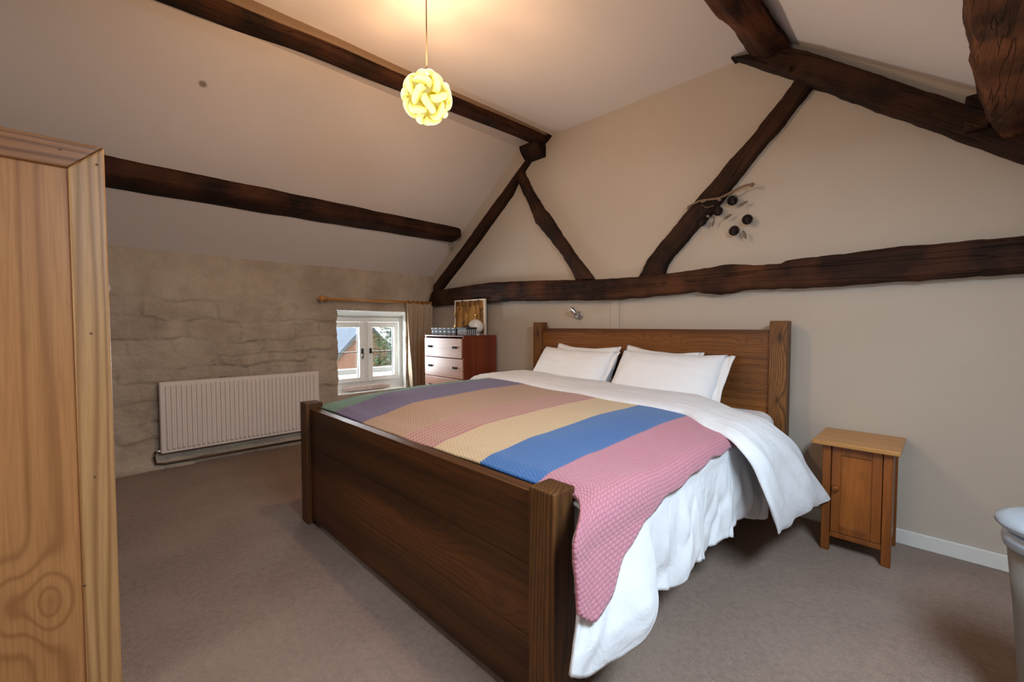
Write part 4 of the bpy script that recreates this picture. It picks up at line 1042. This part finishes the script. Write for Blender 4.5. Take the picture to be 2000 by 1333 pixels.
# ================================================================ wall spotlight above the bed
sp = thing('wall_spotlight', (-2.266, W, 1.262), 'small brushed nickel spotlight on the wall above the headboard', 'wall light')
m = MB(); m.lathe((-2.262, W - 0.02, 1.255), [(0.001, -0.004), (0.034, 0.0), (0.037, 0.008), (0.037, 0.022)], 24, 'y'); m.build('base', M_chrome, sp, smooth=False, bevel=0.002)
m = MB(); m.tube([(-2.262, W - 0.02, 1.255), (-2.262, W - 0.05, 1.262), (-2.262, W - 0.07, 1.275)], 0.007, 8); m.build('arm', M_chrome, sp, smooth=True)
m = MB(); m.tube([(-2.250, W - 0.065, 1.262), (-2.262, W - 0.075, 1.278), (-2.285, W - 0.092, 1.305), (-2.292, W - 0.098, 1.313)], [0.014, 0.020, 0.022, 0.020], 14); m.build('lamp_head', M_chrome, sp, smooth=True)

# ================================================================ pine cone hanging
mob = thing('pine_cone_hanging', (-1.1, W - 0.05, 1.75), 'driftwood stick hanging with five pine cones and dried pods on the gable wall', 'wall hanging')
M_stick = plain('weathered_stick', (0.17, 0.105, 0.06), 0.85, bump=0.5, bscale=40); M_cone = plain('pine_cone_scales', (0.040, 0.022, 0.018), 0.6); M_pod = plain('dried_pod', (0.15, 0.10, 0.07), 0.7)
YM = W - 0.045
def stk(px): # x,z at stick param
    return Vector((lerp(-1.285, -0.885, px), YM - 0.03, 1.995 + 0.058 * px + 0.012 * math.sin(px * 9)))
m = MB(); m.tube([stk(i / 12) + Vector((0, 0, 0.003 * nz(i, 0, 0))) for i in range(13)], [0.007 + 0.002 * nz(i, 2, 0, 1.7) for i in range(13)], 8)
m.tube([stk(1.0) + Vector((-0.008, 0, -0.014)), stk(1.0) + Vector((0.008, 0, 0.006))], [0.010, 0.012], 8); m.tube([stk(0) + Vector((-0.004, 0, -0.02)), stk(0) + Vector((0.0, 0, 0.006))], [0.010, 0.009], 8)
m.tube([stk(0.25), stk(0.25) + Vector((-0.01, 0, -0.03)), stk(0.25) + Vector((0.02, 0, -0.055)), stk(0.25) + Vector((0.07, 0, -0.05))], 0.003, 6)
m.tube([stk(0.5), stk(0.5) + Vector((0.01, -0.005, -0.02))], [0.013, 0.010], 8); m.tube([stk(0.30) + Vector((0, -0.004, -0.004)), stk(0.30) + Vector((-0.03, -0.005, -0.012))], [0.010, 0.006], 8)
m.build('stick', M_stick, mob, smooth=True)
def cone(x, z, r, rot):
    m = MB(); c = Vector((x, YM, z)); ax = Vector((math.sin(rot), -0.55, -math.cos(rot))).normalized(); a1 = ax.orthogonal().normalized(); a2 = ax.cross(a1)
    for k in range(90):
        t = (k + 0.5) / 90; ph = math.acos(1 - 2 * t); th = k * 2.39996
        n_ = (a1 * math.cos(th) + a2 * math.sin(th)) * math.sin(ph) + ax * math.cos(ph)
        tg = (ax - n_ * ax.dot(n_)); tg = tg.normalized() if tg.length > 1e-3 else a1; sd = n_.cross(tg)
        p = c + n_ * r * 0.70; w = r * 0.25
        m.add([p - sd * w * 0.7 - tg * w * 0.5, p + sd * w * 0.7 - tg * w * 0.5, p + n_ * r * 0.38 + sd * w * 0.7 + tg * w * 0.4, p + n_ * r * 0.50 + tg * w * 0.8, p + n_ * r * 0.38 - sd * w * 0.7 + tg * w * 0.4, p + n_ * r * 0.10 - tg * w * 0.3], [(0, 1, 5), (1, 2, 5), (2, 3, 5), (3, 4, 5), (4, 0, 5), (0, 4, 3, 2, 1)])
    m.lathe(c, [(r * 0.74 * math.sin(math.pi * k / 8) + 1e-4, -r * 0.74 * math.cos(math.pi * k / 8)) for k in range(9)], 12)
    m.build('pine_cone', M_cone, mob)
for a in ((-1.01, 1.988, 0.028, 0.6), (-1.10, 1.936, 0.027, 0.3), (-1.204, 1.882, 0.026, -0.4), (-0.918, 1.848, 0.028, 0.2), (-0.997, 1.789, 0.028, 0.0)): cone(*a)
def pod(x, z, L, ang, w=0.008):
    m = MB(); d = Vector((math.cos(ang), 0, math.sin(ang))); c = Vector((x, YM, z)); pts = [c + d * L * (i / 8 - 0.5) + Vector((0, -0.004 * math.sin(i / 8 * 3.1), 0)) for i in range(9)]
    m.tube(pts, [w * (0.15 + math.sin(math.pi * min(1, (i + 0.5) / 8.5)) ** 0.8) for i in range(9)], 8); m.build('dried_pod', M_pod, mob, smooth=True)
for a in ((-0.944, 1.955, 0.058, 0.35), (-1.035, 1.888, 0.055, 0.45), (-1.128, 1.862, 0.055, 1.25, 0.006), (-0.932, 1.752, 0.062, -1.25), (-1.165, 1.912, 0.03, 2.7, 0.009), (-0.99, 2.01, 0.03, 1.9, 0.005)): pod(*a)
for (x, z, px) in ((-1.01, 1.988, 0.68), (-1.10, 1.936, 0.46), (-1.204, 1.882, 0.20), (-0.918, 1.848, 0.92), (-0.997, 1.789, 0.71)):
    m = MB(); a = stk(px); m.tube([a, (x, YM, z + 0.02)], 0.0004, 4); m.build('thread', M_pod, mob)

# ================================================================ wardrobe at left
WX, WYE, WH = -1.785, 0.057, 1.700
wr = thing('wardrobe', (-2.07, -0.55, 0), 'tall light pine wardrobe side at the left edge, framed panel with knots', 'wardrobe')
SW = 0.078; Y2 = -1.20
m = MB()   # far stile with mitred top
m.loops([[(x, WYE - SW, 0.0), (x, WYE, 0.0), (x, WYE, WH), (x, WYE - SW, WH - SW)] for x in (WX - 0.028, WX)]); m.build('stile', M_pine_z, wr, bevel=0.006, seg=3)
m = MB(); m.loops([[(x, Y2, 0.0), (x, Y2 + SW, 0.0), (x, Y2 + SW, WH - SW), (x, Y2, WH)] for x in (WX - 0.028, WX)]); m.build('stile', M_pine_z, wr, bevel=0.006, seg=3)
m = MB(); m.loops([[(x, WYE - SW - 0.0005, WH - SW), (x, WYE - 0.0005, WH), (x, Y2 + 0.0005, WH), (x, Y2 + SW + 0.0005, WH - SW)] for x in (WX - 0.028, WX - 0.0005)]); m.build('top_rail', M_pine_y, wr, bevel=0.006, seg=3)
m = MB(); m.box(WX - 0.028, WX, Y2 + SW, WYE - SW, 0.0, 0.09); m.build('bottom_rail', M_pine_y, wr, bevel=0.005)
m = MB(); m.box(WX - 0.030, WX - 0.016, Y2 + 0.03, WYE - 0.03, 0.05, WH - 0.03); m.build('side_panel', M_pine_panel, wr)
m = MB(); m.box(WX - 0.57, WX - 0.030, Y2, WYE, 0.0, 0.04); m.box(WX - 0.57, WX - 0.030, Y2, WYE, WH - 0.03, WH - 0.005); m.box(WX - 0.57, WX - 0.030, Y2, Y2 + 0.02, 0.04, WH - 0.03); m.box(WX - 0.57, WX - 0.030, WYE - 0.024, WYE - 0.004, 0.04, WH - 0.03); m.box(WX - 0.59, WX - 0.57, Y2, WYE, 0, WH - 0.005); m.build('carcass', M_pine_z, wr)
for (y, z) in ((0.040, 1.645), (0.015, 1.145), (0.012, 0.715), (-0.035, 1.668), (-0.018, 0.395)):
    m = MB(); m.lathe((WX + 0.0002, y, z), [(0.0035, -0.001), (0.0035, 0.0006)], 10, 'x'); m.build('nail_hole', M_pine_dot, wr)

# small white fitting on stone wall behind the wardrobe
m = MB(); m.lathe((XL + 0.02, 0.09, 1.452), [(0.02, -0.03), (0.055, -0.01), (0.064, 0.012), (0.055, 0.02), (0.001, 0.022)], 20, 'x'); tag(m.build('wall_fitting', M_white_paint, smooth=True), 'small round white fitting on the stone wall, mostly hidden by the wardrobe', 'wall fitting')

# ================================================================ silver round-topped bin (right edge)
BCX, BCY = 0.262, 1.905
bn = thing('round_bin', (BCX, BCY, 0), 'silver grey round-topped pedestal bin cut off by the right edge of the photo', 'bin')
m = MB(); m.lathe((BCX, BCY, 0), [(0.075, 0.0), (0.08, 0.02), (0.105, 0.35), (0.122, 0.535)], 40); m.build('body', M_silver_d, bn, smooth=True)
m = MB(); m.lathe((BCX, BCY, 0), [(0.118, 0.530), (0.130, 0.535), (0.133, 0.555), (0.130, 0.572), (0.118, 0.576)], 40); m.build('collar', M_silver, bn, smooth=True)
m = MB(); m.lathe((BCX, BCY, 0), [(0.110, 0.572), (0.138, 0.588), (0.148, 0.598), (0.146, 0.612), (0.120, 0.624), (0.06, 0.630), (0.001, 0.631)], 40); m.build('lid', M_silver, bn, smooth=True)
m = MB(); m.lathe((BCX - 0.055, BCY + 0.01, 0.629), [(0.026, 0.0), (0.026, 0.006), (0.02, 0.009), (0.001, 0.009)], 20); m.build('button', M_silver_d, bn, smooth=True)

# ================================================================ outside the small window
tag(box('ground', -45, XO - 0.02, -15, 35, -2.7, -2.6, M_gravel, bevel=0), kind='structure')
hs = thing('brick_house', (-19, 7.9, -2.6), 'red brick house gable with slate roof seen through the window', 'house')
HX = -16.0; AY, AZ = 7.86, 1.27; EH = 2.7
m = MB(); m.loops([[(x, AY - EH, -2.6), (x, AY + EH, -2.6), (x, AY + EH, AZ - EH * 1.02), (x, AY, AZ - 0.02), (x, AY - EH, AZ - EH * 1.02)] for x in (HX - 9, HX)]); m.build('brick_wall', M_brick, hs)
m = MB()
for sg in (-1, 1):
    a = [(AY, AZ + 0.06), (AY + sg * (EH + 0.3), AZ + 0.06 - (EH + 0.3) * 1.03), (AY + sg * (EH + 0.3), AZ - 0.06 - (EH + 0.3) * 1.03), (AY, AZ - 0.06)]
    m.loops([[(x, y, z) for y, z in a] for x in (HX - 9.2, HX + 0.12)])
m.build('roof', M_slate, hs)
m = MB()
for sg in (-1, 1):
    a = [(AY, AZ - 0.02), (AY + sg * (EH + 0.32), AZ - 0.02 - (EH + 0.32) * 1.03), (AY + sg * (EH + 0.32), AZ - 0.14 - (EH + 0.32) * 1.03), (AY, AZ - 0.14)]
    m.loops([[(x, y, z) for y, z in a] for x in (HX + 0.12, HX + 0.16)])
m.build('bargeboard', M_silver_d, hs)
box('garden_wall', -13.2, -12.9, 0, 12, -2.6, -0.19, M_extstone, bevel=0.02); tag(bpy.data.objects['garden_wall'], 'low grey stone garden wall outside the window, in front of the house', 'garden wall')
box('outbuilding', -12.5, -7.5, 1.0, 9.0, -2.6, -0.30, M_extpale, bevel=0.02); tag(bpy.data.objects['outbuilding'], 'pale flat roof of an outbuilding seen at bottom of the window', 'outbuilding')
tr = thing('conifer_tree', (-14.5, 8.35, -2.6), 'bright green conifer tree seen through the right window pane', 'tree')
m = MB(); m.tube([(-14.5, 8.35, -2.6), (-14.5, 8.35, 2.6)], [0.12, 0.03], 8); m.build('trunk', M_bark, tr)
m = MB(); rnd = random.Random(11)
for k in range(9000):
    t = rnd.random(); z = lerp(-1.6, 3.0, 1 - t); R_ = 0.70 + 0.30 * t; a = rnd.uniform(0, 6.283); r = R_ * rnd.uniform(0.55, 1.0) * (1 + 0.25 * math.sin(z * 9 + a * 3))
    p = Vector((-14.5 + r * math.cos(a), 8.35 + r * math.sin(a), z)); d = Vector((math.cos(a), math.sin(a), rnd.uniform(-0.5, 0.2))).normalized(); s1 = d.cross(Vector((0, 0, 1))).normalized() * rnd.uniform(0.05, 0.10); L = rnd.uniform(0.10, 0.20)
    m.add([p - s1, p + s1, p + d * L + Vector((0, 0, 0.02))], [(0, 1, 2)])
m.build('foliage', M_leaf, tr)
